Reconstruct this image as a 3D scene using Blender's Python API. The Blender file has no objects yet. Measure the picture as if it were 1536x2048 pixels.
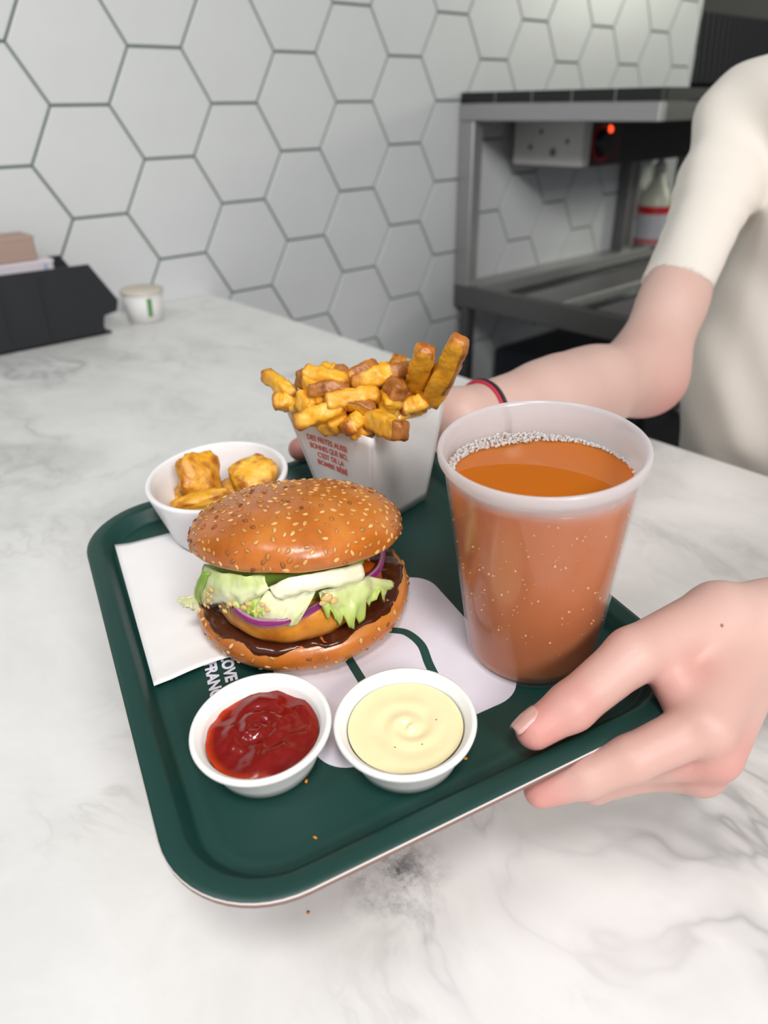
import bpy, math, random
import numpy as np
from mathutils import Matrix, Vector, noise as mnoise

random.seed(7); rng = np.random.default_rng(7)
SC = bpy.context.scene; COL = SC.collection

# ------------------------------------------------------------------ camera, world, lights, exposure
CAM = np.array([-.57521, -1.38025, .33500])
RIGHT = np.array([.73878, -.67383, -.01271]); DOWN = np.array([-.33341, -.34903, -.87580]); FWD = np.array([.58570, .65126, -.48251])
FPX = 1480.83
cd = bpy.data.cameras.new('camera'); cam = bpy.data.objects.new('camera', cd); COL.objects.link(cam)
cd.sensor_fit = 'AUTO'; cd.sensor_width = 36.0; cd.lens = FPX / 2048 * 36.0
cd.clip_start = .01; cd.clip_end = 60
cd.dof.use_dof = True; cd.dof.focus_distance = .36; cd.dof.aperture_fstop = 26.0 / 3.3
m = Matrix.Identity(4)
for i in range(3):
    m[i][0] = RIGHT[i]; m[i][1] = -DOWN[i]; m[i][2] = -FWD[i]; m[i][3] = CAM[i]
cam.matrix_world = m
SC.camera = cam
vs = SC.view_settings
vs.view_transform = 'Standard'; vs.look = 'None'; vs.gamma = 1.0; vs.use_curve_mapping = False
vs.exposure = -0.26
SC.cycles.max_bounces = 14; SC.cycles.transmission_bounces = 12; SC.cycles.transparent_max_bounces = 16
SC.cycles.sample_clamp_indirect = 6.0; SC.cycles.use_denoising = True
SC.cycles.caustics_reflective = False; SC.cycles.caustics_refractive = True; SC.cycles.blur_glossy = .5

w = bpy.data.worlds.new('world'); SC.world = w; w.use_nodes = True
w.node_tree.nodes['Background'].inputs[0].default_value = (.93, .96, 1.0, 1)
w.node_tree.nodes['Background'].inputs[1].default_value = .46

def area(name, loc, target, size, power, color=(1, 1, 1), shape='DISK', size_y=None):
    l = bpy.data.lights.new(name, 'AREA'); l.shape = shape; l.size = size
    if size_y: l.size_y = size_y
    l.energy = power; l.color = color
    o = bpy.data.objects.new(name, l); COL.objects.link(o); o.location = loc
    o.rotation_euler = (Vector(target) - Vector(loc)).to_track_quat('-Z', 'Y').to_euler()
    return o
TGT = (-.36, -1.1, .1)
area('pendant_lamp_key', (-.78, -1.66, 1.20), TGT, .26, 8.0, (1, .97, .94))
area('ceiling_lamp_hall', (-1.3, -1.0, 1.68), (.4, -.1, 0), .5, 9, (.95, .98, 1))
area('fill_light_back', (-1.0, -3.3, 1.55), (.9, -.2, 0), .8, 56, (1, .98, .95))  # unseen fill light, added behind the camera to brighten the wall under the shelf
area('kitchen_lamp', (3.5, -1.4, .95), (1.9, 0, .1), .45, 18, (.97, 1, .80))  # kitchen light, set well below the ceiling to reach under the shelf

# ------------------------------------------------------------------ helpers
def lin(r, g, b):
    f = lambda c: (c / 255 / 12.92) if c / 255 <= .04045 else ((c / 255 + .055) / 1.055) ** 2.4
    return (f(r), f(g), f(b), 1)

class NT:
    def __init__(s, name):
        s.m = bpy.data.materials.new(name); s.m.use_nodes = True; s.t = s.m.node_tree
        s.b = s.t.nodes['Principled BSDF']; s.out = s.t.nodes['Material Output']
    def n(s, typ, ins=None, **kw):
        x = s.t.nodes.new(typ)
        for k, v in kw.items(): setattr(x, k, v)
        for k, v in (ins or {}).items():
            if hasattr(v, 'is_output'): s.t.links.new(v, x.inputs[k])
            else: x.inputs[k].default_value = v
        return x
    def l(s, a, b): s.t.links.new(a, b)
    def set(s, **kw):
        for k, v in kw.items():
            k = k.replace('_', ' ')
            if hasattr(v, 'is_output'): s.l(v, s.b.inputs[k])
            else: s.b.inputs[k].default_value = v
        return s
    def coord(s): return s.n('ShaderNodeTexCoord').outputs['Object']
    def noise(s, vec, scale, detail=4, rough=.55, dist=0, out='Fac'):
        return s.n('ShaderNodeTexNoise', {'Vector': vec, 'Scale': scale, 'Detail': detail, 'Roughness': rough, 'Distortion': dist}).outputs[out]
    def ramp(s, fac, stops, interp='LINEAR'):
        r = s.n('ShaderNodeValToRGB', {'Fac': fac}); e = r.color_ramp.elements; r.color_ramp.interpolation = interp
        while len(e) < len(stops): e.new(.5)
        for x, (p, c) in zip(e, stops): x.position = p; x.color = c if len(c) == 4 else (*c, 1)
        return r.outputs['Color']
    def mix(s, fac, a, b, mode='MIX'):
        x = s.n('ShaderNodeMix', data_type='RGBA', blend_type=mode)
        for i, v in ((0, fac), (6, a), (7, b)):
            if hasattr(v, 'is_output'): s.l(v, x.inputs[i])
            else: x.inputs[i].default_value = v
        return x.outputs[2]
    def attr(s, name): return s.n('ShaderNodeAttribute', attribute_name=name).outputs['Fac']
    def math(s, op, a, b=0.0):
        x = s.n('ShaderNodeMath', operation=op)
        for i, v in enumerate((a, b)):
            if hasattr(v, 'is_output'): s.l(v, x.inputs[i])
            else: x.inputs[i].default_value = v
        return x.outputs[0]
    def bump(s, h, strength=.3, dist=.001):
        s.l(s.n('ShaderNodeBump', {'Height': h, 'Strength': strength, 'Distance': dist}).outputs[0], s.b.inputs['Normal']); return s

def plain(name, col, rough=.5, metal=0., **kw):
    x = NT(name); c = x.coord(); n = x.noise(c, 60, 3)
    col2 = tuple(v * .9 for v in col[:3]) + (1,)
    x.set(Base_Color=x.mix(n, col, col2), Roughness=rough, Metallic=metal, **kw)
    return x.m

def mesh(name, V, F, smooth=True):
    me = bpy.data.meshes.new(name)
    me.from_pydata([tuple(map(float, v)) for v in V], [], [tuple(map(int, f)) for f in F]); me.update()
    if smooth: me.polygons.foreach_set('use_smooth', [True] * len(me.polygons))
    return me
def link(name, me, mat=None, parent=None, mw=None):
    o = bpy.data.objects.new(name, me); COL.objects.link(o)
    if mat and not me.materials: me.materials.append(mat)
    if parent: o.parent = parent
    if mw is not None: o.matrix_basis = mw
    return o
def tag(o, label=None, cat=None, group=None, kind=None):
    if label: o['label'] = label
    if cat: o['category'] = cat
    if group: o['group'] = group
    if kind: o['kind'] = kind
    return o
def thing(name, label, cat, mw=None, group=None):
    o = bpy.data.objects.new(name, None); COL.objects.link(o); o.empty_display_size = .02
    if mw is not None: o.matrix_basis = mw
    return tag(o, label, cat, group)
def copyobj(o, parent=None, mw=None):
    c = o.copy(); COL.objects.link(c)
    if parent: c.parent = parent
    if mw is not None: c.matrix_basis = mw
    return c

class MB:                                    # collects shapes for one mesh
    def __init__(s): s.V = []; s.F = []
    def add(s, V, F):
        k = len(s.V); s.V += [tuple(v) for v in V]; s.F += [tuple(i + k for i in f) for f in F]; return s
    def box(s, x0, x1, y0, y1, z0, z1, bev=0.):
        if bev <= 0:
            V = [(x, y, z) for z in (z0, z1) for y in (y0, y1) for x in (x0, x1)]
            return s.add(V, [(0, 2, 3, 1), (4, 5, 7, 6), (0, 1, 5, 4), (2, 6, 7, 3), (0, 4, 6, 2), (1, 3, 7, 5)])
        V = []; c = [(x0, x1), (y0, y1), (z0, z1)]
        idx = {}
        for sx in (0, 1):
            for sy in (0, 1):
                for sz in (0, 1):
                    p = [c[0][sx], c[1][sy], c[2][sz]]; sg = [1 - 2 * sx, 1 - 2 * sy, 1 - 2 * sz]
                    for a in range(3):
                        q = list(p)
                        for b in range(3):
                            if b != a: q[b] += sg[b] * bev
                        idx[sx, sy, sz, a] = len(V); V.append(q)
        F = []
        for a in range(3):
            b, d = (a + 1) % 3, (a + 2) % 3
            for sa in (0, 1):
                k = []
                for sb, sd in ((0, 0), (1, 0), (1, 1), (0, 1)):
                    t = [0, 0, 0]; t[a] = sa; t[b] = sb; t[d] = sd; k.append(idx[t[0], t[1], t[2], a])
                F.append(k if sa else k[::-1])
            for sb in (0, 1):                # edge strips along axis a
                for sd in (0, 1):
                    k = []
                    for sa, ax in ((0, b), (1, b), (1, d), (0, d)):
                        t = [0, 0, 0]; t[a] = sa; t[b] = sb; t[d] = sd; k.append(idx[t[0], t[1], t[2], ax])
                    F.append(k if sb != sd else k[::-1])
        for sx in (0, 1):
            for sy in (0, 1):
                for sz in (0, 1):
                    k = [idx[sx, sy, sz, a] for a in range(3)]
                    F.append(k if (sx + sy + sz) % 2 else k[::-1])
        return s.add(V, F)
    def lathe(s, prof, n=48, cap0=True, cap1=True):
        V = []; F = []
        for r, z in prof:
            for i in range(n):
                a = 2 * math.pi * i / n; V.append((r * math.cos(a), r * math.sin(a), z))
        for j in range(len(prof) - 1):
            for i in range(n):
                k = (i + 1) % n; F.append((j * n + i, j * n + k, (j + 1) * n + k, (j + 1) * n + i))
        if cap0: F.append(tuple(range(n))[::-1])
        if cap1: F.append(tuple((len(prof) - 1) * n + i for i in range(n)))
        return s.add(V, F)
    def tube(s, pts, rad, n=10, closed=False):
        P = np.array(pts, float); m_ = len(P); V = []; F = []
        R = np.full(m_, rad) if np.isscalar(rad) else np.array(rad)
        up = np.array([.13, .29, .95])
        for i in range(m_):
            a = P[(i - 1) % m_] if (closed or i > 0) else P[i]; b = P[(i + 1) % m_] if (closed or i < m_ - 1) else P[i]
            t = b - a; t /= np.linalg.norm(t); u = np.cross(up, t); u /= np.linalg.norm(u); v = np.cross(t, u)
            for k in range(n):
                an = 2 * math.pi * k / n; V.append(P[i] + R[i] * (math.cos(an) * u + math.sin(an) * v))
        for i in range(m_ if closed else m_ - 1):
            j = (i + 1) % m_
            for k in range(n): q = (k + 1) % n; F.append((i * n + k, i * n + q, j * n + q, j * n + k))
        if not closed: F += [tuple(range(n))[::-1], tuple((m_ - 1) * n + k for k in range(n))]
        return s.add(V, F)
    def build(s, name, mat=None, parent=None, mw=None, smooth=True):
        return link(name, mesh(name, s.V, s.F, smooth), mat, parent, mw)

def fbm(p, sc, oct=3, seed=0.):
    return mnoise.fractal(Vector((p[0] * sc + seed, p[1] * sc - seed, p[2] * sc + seed * .5)), 1.0, 2.0, oct)
def sharp(o, deg=35):
    me = o.data
    me.set_sharp_from_angle(angle=math.radians(deg)); return o
def T3(x, y, z): return Matrix.Translation((x, y, z))
def Rz(a): return Matrix.Rotation(a, 4, 'Z')
def basis(origin, ex, ey, ez):
    m_ = Matrix.Identity(4)
    for i in range(3): m_[i][0] = ex[i]; m_[i][1] = ey[i]; m_[i][2] = ez[i]; m_[i][3] = origin[i]
    return m_

# the tray's own frame (the tray is held slightly tilted) and sight lines used to measure where things stand on it
TO = np.array([-.3645, -1.1091, .0905])
TE = np.array([[.95495, .28444, -.08462], [-.28675, .95787, -.01617], [.07646, .03971, .99628]])   # columns e1 e2 n
TM = basis(TO, TE[:, 0], TE[:, 1], TE[:, 2])
def ray(u, v): return (u - 768) / FPX * RIGHT + (v - 1024) / FPX * DOWN + FWD
CL = (CAM - TO) @ TE
def at(u, v, h):
    d = ray(u, v) @ TE; return CL + (h - CL[2]) / d[2] * d
def at_depth(u, v, d): return CAM + d * ray(u, v)
def loc2w(p): return TO + TE @ np.array(p, float)

# ------------------------------------------------------------------ materials
def m_marble():
    x = NT('marble'); c = x.coord()
    warp = x.noise(c, 2.2, 4, .55, out='Color')
    v = x.n('ShaderNodeVectorMath', {0: c, 1: x.n('ShaderNodeVectorMath', {0: warp, 'Scale': .28}, operation='SCALE').outputs[0]}, operation='ADD').outputs[0]
    st = x.n('ShaderNodeMapping', {'Vector': v, 'Rotation': (0, 0, .5), 'Scale': (1, .55, 1)}).outputs[0]
    vein = x.math('ABSOLUTE', x.math('SUBTRACT', x.noise(st, 4.6, 5, .55, .1), .5))
    vein2 = x.math('ABSOLUTE', x.math('SUBTRACT', x.noise(st, 13, 5, .6, .2), .52))
    cloud = x.noise(st, 7, 6, .65, .3)
    base = x.ramp(cloud, [(.36, lin(238, 237, 236)), (.55, lin(228, 227, 225)), (.72, lin(204, 204, 203))])
    a = x.ramp(vein, [(0, (.52, .52, .54)), (.010, (.78, .78, .79)), (.05, (1, 1, 1))])
    b = x.ramp(vein2, [(0, (.80, .79, .79)), (.02, (.93, .93, .93)), (.05, (1, 1, 1))])
    mask = x.ramp(x.noise(c, 3.3, 3, .5, .2), [(.48, (0, 0, 0)), (.70, (1, 1, 1))])
    mask2 = x.ramp(x.noise(c, 5.1, 3, .5, .4), [(.46, (0, 0, 0)), (.68, (1, 1, 1))])
    base = x.mix(mask, base, x.mix(1.0, base, a, 'MULTIPLY'))
    base = x.mix(mask2, base, x.mix(1.0, base, b, 'MULTIPLY'))
    spot = x.n('ShaderNodeVectorMath', {0: c, 1: (0.285, -0.007, 0)}, operation='DISTANCE').outputs['Value']
    sm = x.math('MULTIPLY', x.ramp(spot, [(.0, (1, 1, 1)), (.030, (0, 0, 0))]), x.ramp(x.noise(c, 70, 6, .7), [(.46, (0, 0, 0)), (.62, (1, 1, 1))]))
    base = x.mix(sm, base, lin(112, 112, 116))
    x.set(Base_Color=base, Roughness=x.ramp(x.noise(c, 40, 4), [(.3, (.30, .30, .30)), (.7, (.38, .38, .38))]))
    x.b.inputs['Specular IOR Level'].default_value = .4
    return x.m
MARBLE = m_marble()
def m_tile():
    x = NT('white_tile'); c = x.coord()
    n = x.noise(c, 14, 3)
    x.set(Base_Color=x.mix(n, lin(222, 224, 225), lin(214, 216, 217)), Roughness=.34)
    x.bump(x.noise(c, 25, 2), .06, .002); return x.m
TILE = m_tile()
GROUT = plain('grout', lin(104, 118, 108), .85)
def m_steel(name, col, rough):
    x = NT(name); c = x.coord()
    mp = x.n('ShaderNodeMapping', {'Vector': c, 'Scale': (2, 2, 90)}).outputs[0]
    n = x.noise(mp, 8, 4)
    x.set(Base_Color=x.mix(n, col, tuple(v * .75 for v in col[:3]) + (1,)), Metallic=.9, Roughness=rough); x.bump(n, .08, .001); return x.m
STEEL = m_steel('brushed_steel', lin(196, 194, 196), .5)
STEELD = m_steel('dull_steel', lin(135, 133, 133), .42)
BLACKP = plain('black_plastic', lin(30, 32, 38), .5)
BLACKM = plain('black_metal', lin(34, 35, 37), .45, .2)
WHITEP = plain('white_plastic', lin(226, 224, 220), .4)
def m_tray():
    x = NT('tray_green'); c = x.coord()
    n = x.noise(c, 900, 2); n2 = x.noise(c, 14, 4)
    base = x.mix(n2, lin(25, 64, 58), lin(21, 57, 52))
    x.set(Base_Color=base, Roughness=x.ramp(n2, [(.3, (.36, .36, .36)), (.7, (.44, .44, .44))]))
    x.bump(n, .10, .0003); return x.m
TRAYG = m_tray()
EDGE = plain('tray_edge_white', lin(220, 208, 204), .5)
EDGEB = plain('tray_edge_brown', lin(142, 112, 104), .6)
PRINTW = plain('print_white', lin(228, 224, 236), .42)
PRINTG = plain('print_green', lin(32, 72, 66), .42)
def m_paper(name, a, b, sc=400, rough=.8):
    x = NT(name); c = x.coord()
    x.set(Base_Color=x.mix(x.noise(c, 30, 3), a, b), Roughness=rough); x.bump(x.noise(c, sc, 4), .25, .0004); return x.m
NAPKIN = m_paper('napkin_paper', lin(240, 238, 238), lin(232, 228, 228), 700)
CARD = m_paper('white_card', lin(238, 236, 235), lin(230, 228, 226), 300, .55)
PULP = m_paper('white_pulp', lin(244, 243, 241), lin(238, 236, 233), 900, .6)
BOWLW = plain('white_bowl', lin(240, 238, 240), .28)
def m_bun():
    x = NT('bun_crust'); c = x.coord()
    n = x.noise(c, 28, 5, .6, .4); n2 = x.noise(c, 170, 3)
    base = x.ramp(n, [(.25, lin(156, 80, 22)), (.5, lin(194, 110, 38)), (.75, lin(212, 138, 60))])
    base = x.mix(x.attr('pale'), base, lin(222, 172, 108))
    x.set(Base_Color=base, Roughness=x.ramp(n, [(.3, (.24, .24, .24)), (.7, (.38, .38, .38))]), Subsurface_Weight=.08, Subsurface_Radius=(.004, .002, .001))
    x.b.inputs['Coat Weight'].default_value = .25; x.b.inputs['Coat Roughness'].default_value = .22
    x.bump(x.math('ADD', n2, x.math('MULTIPLY', n, 1.5)), .25, .0012); return x.m
BUN = m_bun()
def m_seed():
    x = NT('sesame'); r = x.n('ShaderNodeObjectInfo').outputs['Random']
    x.set(Base_Color=x.ramp(r, [(0, lin(112, 58, 20)), (.15, lin(172, 112, 50)), (.6, lin(202, 150, 82)), (1, lin(222, 180, 116))]), Roughness=.42); return x.m
SEED = m_seed()
def m_sauce(name, a, b, rough, sss=.1):
    x = NT(name); c = x.coord(); n = x.noise(c, 90, 4)
    x.set(Base_Color=x.mix(n, a, b), Roughness=rough, Subsurface_Weight=sss, Subsurface_Radius=(.003, .002, .0015)); x.bump(x.noise(c, 260, 3), .12, .0006); return x.m
KETCHUP = NT('ketchup')
_c = KETCHUP.coord()
KETCHUP.set(Base_Color=KETCHUP.mix(KETCHUP.attr('rim'), KETCHUP.mix(KETCHUP.noise(_c, 120, 3), lin(128, 14, 10), lin(112, 10, 9)), lin(196, 60, 12)), Roughness=.16, Subsurface_Weight=.05)
KETCHUP.bump(KETCHUP.noise(_c, 420, 3), .18, .0006); KETCHUP = KETCHUP.m
MAYO = m_sauce('mayo', lin(247, 233, 192), lin(243, 225, 176), .22, .25)
BBQ = m_sauce('brown_sauce', lin(52, 22, 12), lin(88, 40, 20), .14, .0)
DRESS = m_sauce('yellow_dressing', lin(204, 164, 84), lin(226, 202, 142), .10, .4)
def m_fry():
    x = NT('fried_potato'); c = x.coord()
    n = x.noise(c, 110, 5, .6, .5); r = x.n('ShaderNodeObjectInfo').outputs['Random']
    base = x.ramp(n, [(.25, lin(214, 138, 20)), (.5, lin(236, 180, 48)), (.75, lin(242, 204, 104))])
    base = x.mix(x.math('MULTIPLY', r, .35), base, lin(204, 118, 20))
    k = x.math('ADD', x.attr('toast'), x.math('MULTIPLY', x.math('SUBTRACT', x.noise(c, 160, 4), .5), .9))
    base = x.mix(x.ramp(k, [(.25, (0, 0, 0)), (.8, (1, 1, 1))]), base, x.ramp(n, [(.3, lin(132, 62, 16)), (.7, lin(192, 112, 34))]))
    base = x.mix(x.ramp(x.math('ADD', x.attr('skin'), x.math('MULTIPLY', x.math('SUBTRACT', x.noise(c, 130, 4), .5), 1.0)), [(.35, (0, 0, 0)), (.75, (1, 1, 1))]), base, x.ramp(n, [(.3, lin(122, 66, 26)), (.7, lin(190, 122, 54))]))
    x.set(Base_Color=base, Roughness=.36, Subsurface_Weight=.15, Subsurface_Radius=(.004, .0025, .001))
    x.bump(x.noise(c, 240, 4), .5, .0014); return x.m
FRY = m_fry()
def m_patty():
    x = NT('patty'); c = x.coord(); n = x.noise(c, 60, 5, .6, .4)
    x.set(Base_Color=x.ramp(n, [(.25, lin(180, 94, 22)), (.5, lin(214, 138, 40)), (.75, lin(222, 158, 66))]), Roughness=.38); x.bump(x.noise(c, 500, 3), .3, .0006); return x.m
PATTY = m_patty()
def m_leaf():
    x = NT('lettuce'); c = x.coord(); g = x.attr('green'); n = x.noise(c, 80, 4)
    k = x.math('ADD', g, x.math('MULTIPLY', x.math('SUBTRACT', n, .5), .35))
    base = x.ramp(k, [(.0, lin(236, 234, 214)), (.35, lin(222, 226, 176)), (.65, lin(176, 200, 92)), (1, lin(108, 158, 44))])
    vein = x.noise(x.n('ShaderNodeMapping', {'Vector': c, 'Scale': (1, 1, .25)}).outputs[0], 240, 2)
    x.set(Base_Color=base, Roughness=.28, Subsurface_Weight=.25, Subsurface_Radius=(.002, .003, .001)); x.bump(vein, .35, .0008); return x.m
LEAF = m_leaf()
def m_onion():
    x = NT('red_onion'); c = x.coord()
    x.set(Base_Color=x.mix(x.attr('pale'), x.mix(x.noise(c, 200, 3), lin(112, 20, 84), lin(146, 50, 116)), lin(226, 190, 216)), Roughness=.22, Subsurface_Weight=.15, Subsurface_Radius=(.002, .001, .002)); return x.m
ONION = m_onion()
CARROT = plain('orange_vegetable', lin(196, 88, 24), .4)
def m_skin(name, a, b, red):
    x = NT(name); c = x.coord(); n = x.noise(c, 22, 4, .5)
    base = x.mix(n, a, b)
    base = x.mix(x.math('MULTIPLY', x.attr('red'), .6), base, red)
    md_ = x.n('ShaderNodeVectorMath', {0: c, 1: (0, 0, 0)}, operation='DISTANCE'); md_.name = 'mole'
    base = x.mix(x.ramp(x.math('MULTIPLY', md_.outputs['Value'], 400.0), [(.22, (1, 1, 1)), (.42, (0, 0, 0))]), base, lin(150, 92, 70))
    x.set(Base_Color=base, Roughness=.46, Subsurface_Weight=.14, Subsurface_Radius=(.004, .0024, .0016), Subsurface_Scale=1.0)
    x.b.inputs['Specular IOR Level'].default_value = .4
    x.bump(x.math('ADD', x.noise(c, 700, 3), x.noise(c, 160, 3)), .10, .0007); return x.m
SKIN = m_skin('skin', lin(211, 181, 171), lin(198, 160, 148), lin(204, 108, 104))
NAIL = plain('nail', lin(212, 166, 158), .32)
def m_shirt():
    x = NT('cream_cotton'); c = x.coord()
    x.set(Base_Color=x.mix(x.noise(c, 8, 3), lin(228, 221, 213), lin(220, 213, 204)), Roughness=.85)
    x.b.inputs['Sheen Weight'].default_value = .15
    x.bump(x.noise(c, 900, 2), .2, .0006); return x.m
SHIRT = m_shirt()
TROUS = plain('dark_cloth', lin(26, 27, 30), .85)
def m_wallplastic():
    x = NT('frosted_plastic')
    tr = x.n('ShaderNodeBsdfTransparent', {'Color': (.98, .97, .97, 1)}).outputs[0]
    tl = x.n('ShaderNodeBsdfTranslucent', {'Color': (.90, .88, .90, 1)}).outputs[0]
    df = x.n('ShaderNodeBsdfDiffuse', {'Color': (.84, .82, .85, 1)}).outputs[0]
    gl = x.n('ShaderNodeBsdfGlossy', {'Color': (1, 1, 1, 1), 'Roughness': .22}).outputs[0]
    a = x.n('ShaderNodeMixShader', {0: .5, 1: tl, 2: df}).outputs[0]
    b = x.n('ShaderNodeMixShader', {0: x.attr('dry'), 1: tr, 2: a}).outputs[0]
    fr = x.n('ShaderNodeFresnel', {'IOR': 1.45}).outputs[0]
    front = x.math('SUBTRACT', 1.0, x.n('ShaderNodeNewGeometry').outputs['Backfacing'])
    x.l(x.n('ShaderNodeMixShader', {0: x.math('MULTIPLY', x.math('MULTIPLY', fr, .8), front), 1: b, 2: gl}).outputs[0], x.out.inputs['Surface']); return x.m
FROST = m_wallplastic()
def m_drink():
    x = NT('amber_drink')
    x.set(Base_Color=lin(188, 101, 19), Roughness=.03, IOR=1.33, Subsurface_Weight=.8, Subsurface_Radius=(.020, .008, .002), Subsurface_Scale=1.0); return x.m
DRINK = m_drink()
def m_bubble():
    x = NT('bubble')
    tr = x.n('ShaderNodeBsdfTransparent', {'Color': (1, 1, 1, 1)}).outputs[0]
    df = x.n('ShaderNodeBsdfDiffuse', {'Color': (.97, .95, .92, 1)}).outputs[0]
    gl = x.n('ShaderNodeBsdfGlossy', {'Roughness': .22}).outputs[0]
    a = x.n('ShaderNodeMixShader', {0: .72, 1: df, 2: tr}).outputs[0]
    fr = x.n('ShaderNodeLayerWeight', {'Blend': .18}).outputs['Facing']
    x.l(x.n('ShaderNodeMixShader', {0: fr, 1: a, 2: gl}).outputs[0], x.out.inputs['Surface']); return x.m
BUBBLE = m_bubble()

# ------------------------------------------------------------------ the room
def struct(name, mb, mat): return tag(mb.build(name, mat, smooth=False), kind='structure')
struct('floor', MB().box(-4, 5, -4, 2.6, -.95, -.90), plain('floor_dark', lin(58, 58, 62), .5))
struct('ceiling', MB().box(-1.2, 5, -2.2, 2.6, 1.75, 1.80), plain('ceiling_white', lin(225, 225, 222), .9))
wb = struct('wall_back', MB().box(-2.2, 2.03, .0035, .14, -.90, 1.75), GROUT)
struct('wall_kitchen', MB().box(1.9, 5, 1.5, 1.62, -.90, 1.75), plain('kitchen_wall', lin(170, 168, 158), .7))
struct('wall_right', MB().box(4.2, 4.3, -4, 1.5, -.90, 1.75), plain('side_wall', lin(150, 150, 148), .7))

HS = .1; YC = -2.53166; R3 = 3 ** .5
def clip_poly(P, xmax):
    out = []
    for i in range(len(P)):
        a, b = P[i], P[(i + 1) % len(P)]
        if a[0] <= xmax: out.append(a)
        if (a[0] - xmax) * (b[0] - xmax) < 0:
            t = (xmax - a[0]) / (b[0] - a[0]); out.append((xmax, a[1] + t * (b[1] - a[1])))
    return out
def tile_mesh(P):
    n = len(P); cx = sum(p[0] for p in P) / n; cz = sum(p[1] for p in P) / n
    def inset(d):
        return [(p[0] + (cx - p[0]) * d / HS, p[1] + (cz - p[1]) * d / HS) for p in P]
    g = inset(.0026); b = inset(.0042); V = []
    for ring, y in ((g, .0045), (g, .0012), (b, 0.0)): V += [(p[0], y, p[1]) for p in ring]
    F = [tuple(range(2 * n, 3 * n))]
    for j in (0, 1):
        for i in range(n): k = (i + 1) % n; F.append((j * n + i, j * n + k, (j + 1) * n + k, (j + 1) * n + i))
    F[0] = F[0]
    return V, F
hexP = [(HS * math.cos(math.radians(60 * i)), HS * math.sin(math.radians(60 * i))) for i in range(6)]
V, F = tile_mesh(hexP); HEXME = mesh('tile', V, F, False); HEXME.materials.append(TILE)
for q in range(-5, 16):
    for r in range(-16, 8):
        cx = HS * 1.5 * q; cz = (-R3 * (r + q / 2) - YC) * HS
        if not (-.42 < cz < .92) or cx - HS > 2.03: continue
        jy = -.0006 * random.random()
        if cx + HS < 2.028: link('tile', HEXME, None, wb, T3(cx, jy, cz))
        else:
            P = clip_poly([(p[0] + cx, p[1] + cz) for p in hexP], 2.028)
            if len(P) > 2:
                V, F = tile_mesh(P); link('tile', mesh('tile', V, F, False), TILE, wb, T3(0, jy, 0))

# counter: marble worktop, its far end runs away from the tiled wall
ct = thing('counter', 'white grey-veined marble counter that carries the tray scene', 'counter', T3(-.7, -1.2, 0))
mb = MB(); top = [(-1.1, -1.6), (.85, -1.6), (.863, 0.0), (.872, .4), (.895, .95), (.899, 1.197), (-1.1, 1.197)]
n = len(top); bv = .003
ins = [(p[0] + (-.0 - p[0]) * .003, p[1] + (-.1 - p[1]) * .003) for p in top]
V = [(x, y, -.03) for x, y in top] + [(x, y, -bv) for x, y in top] + [(x, y, 0) for x, y in ins]
F = [tuple(range(n))[::-1], tuple(range(2 * n, 3 * n))] + [(j * n + i, j * n + (i + 1) % n, (j + 1) * n + (i + 1) % n, (j + 1) * n + i) for j in (0, 1) for i in range(n)]
MB().add(V, F).build('worktop', MARBLE, ct, smooth=False)
MB().box(-1.05, .80, -1.55, 1.195, -.899, -.03, .004).build('base_cabinet', plain('base_grey', lin(90, 92, 96), .6), ct, smooth=False)

# ------------------------------------------------------------------ steel pass shelf against the wall
rk = thing('steel_pass_shelf', 'stainless steel two tier pass shelf standing out from the tiled wall', 'shelf', T3(.927, -.26, 0))
def rbox(name, x0, x1, y0, y1, z0, z1, mat, bev=.002, parent=rk):    # world coords, made relative to the rack
    return MB().box(x0 - .927, x1 - .927, y0 + .26, y1 + .26, z0, z1, bev).build(name, mat, parent, smooth=False)
XE = 2.0
rbox('side_rail', .927, .950, -.53, -.003, .297, .333, STEEL)
rbox('front_rail', .950, XE, -.53, -.508, .297, .333, STEELD)
rbox('top_shelf', .950, XE, -.508, -.003, .318, .331, STEELD)
ys = np.linspace(-.003, -.53, 6)
for i in range(5): rbox('panel', .929, .946, ys[i + 1] + .0015, ys[i] - .0015, .3335, .357, BLACKM, .0015)
for i in range(1, 5): rbox('panel_joint', .932, .946, ys[i] - .0014, ys[i] + .0014, .3335, .356, WHITEP, .0003)
for i in range(3):
    a = .949 + (XE - .949) * i / 3; b = .949 + (XE - .949) * (i + 1) / 3
    rbox('panel', a + .0015, b - .0015, -.529, -.512, .3335, .357, BLACKM, .0015)
rbox('post', .927, .965, -.050, -.003, -.095, .297, STEEL, .003)
rbox('post', 1.675, 1.725, -.045, -.003, -.095, .318, STEELD, .003)
rbox('post', 1.95, 2.0, -.53, -.49, -.899, .297, STEELD, .003)
rbox('side_rail', .927, .950, -.56, -.003, -.145, -.088, STEELD)
rbox('front_rail', .950, XE, -.56, -.535, -.145, -.088, STEELD)
rbox('back_rail', .950, XE, -.075, -.003, -.120, -.089, STEEL)
for (a, b) in ((-.535, -.415), (-.325, -.205)): rbox('shelf_slat', .950, XE, a, b, -.115, -.093, STEEL)
for (a, b) in ((-.415, -.325), (-.205, -.075)): rbox('recessed_tray', .950, XE, a, b, -.135, -.124, BLACKM)
for x in (.935, 1.96): rbox('leg', x, x + .03, -.05, -.02, -.899, -.145, STEELD)

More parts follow.
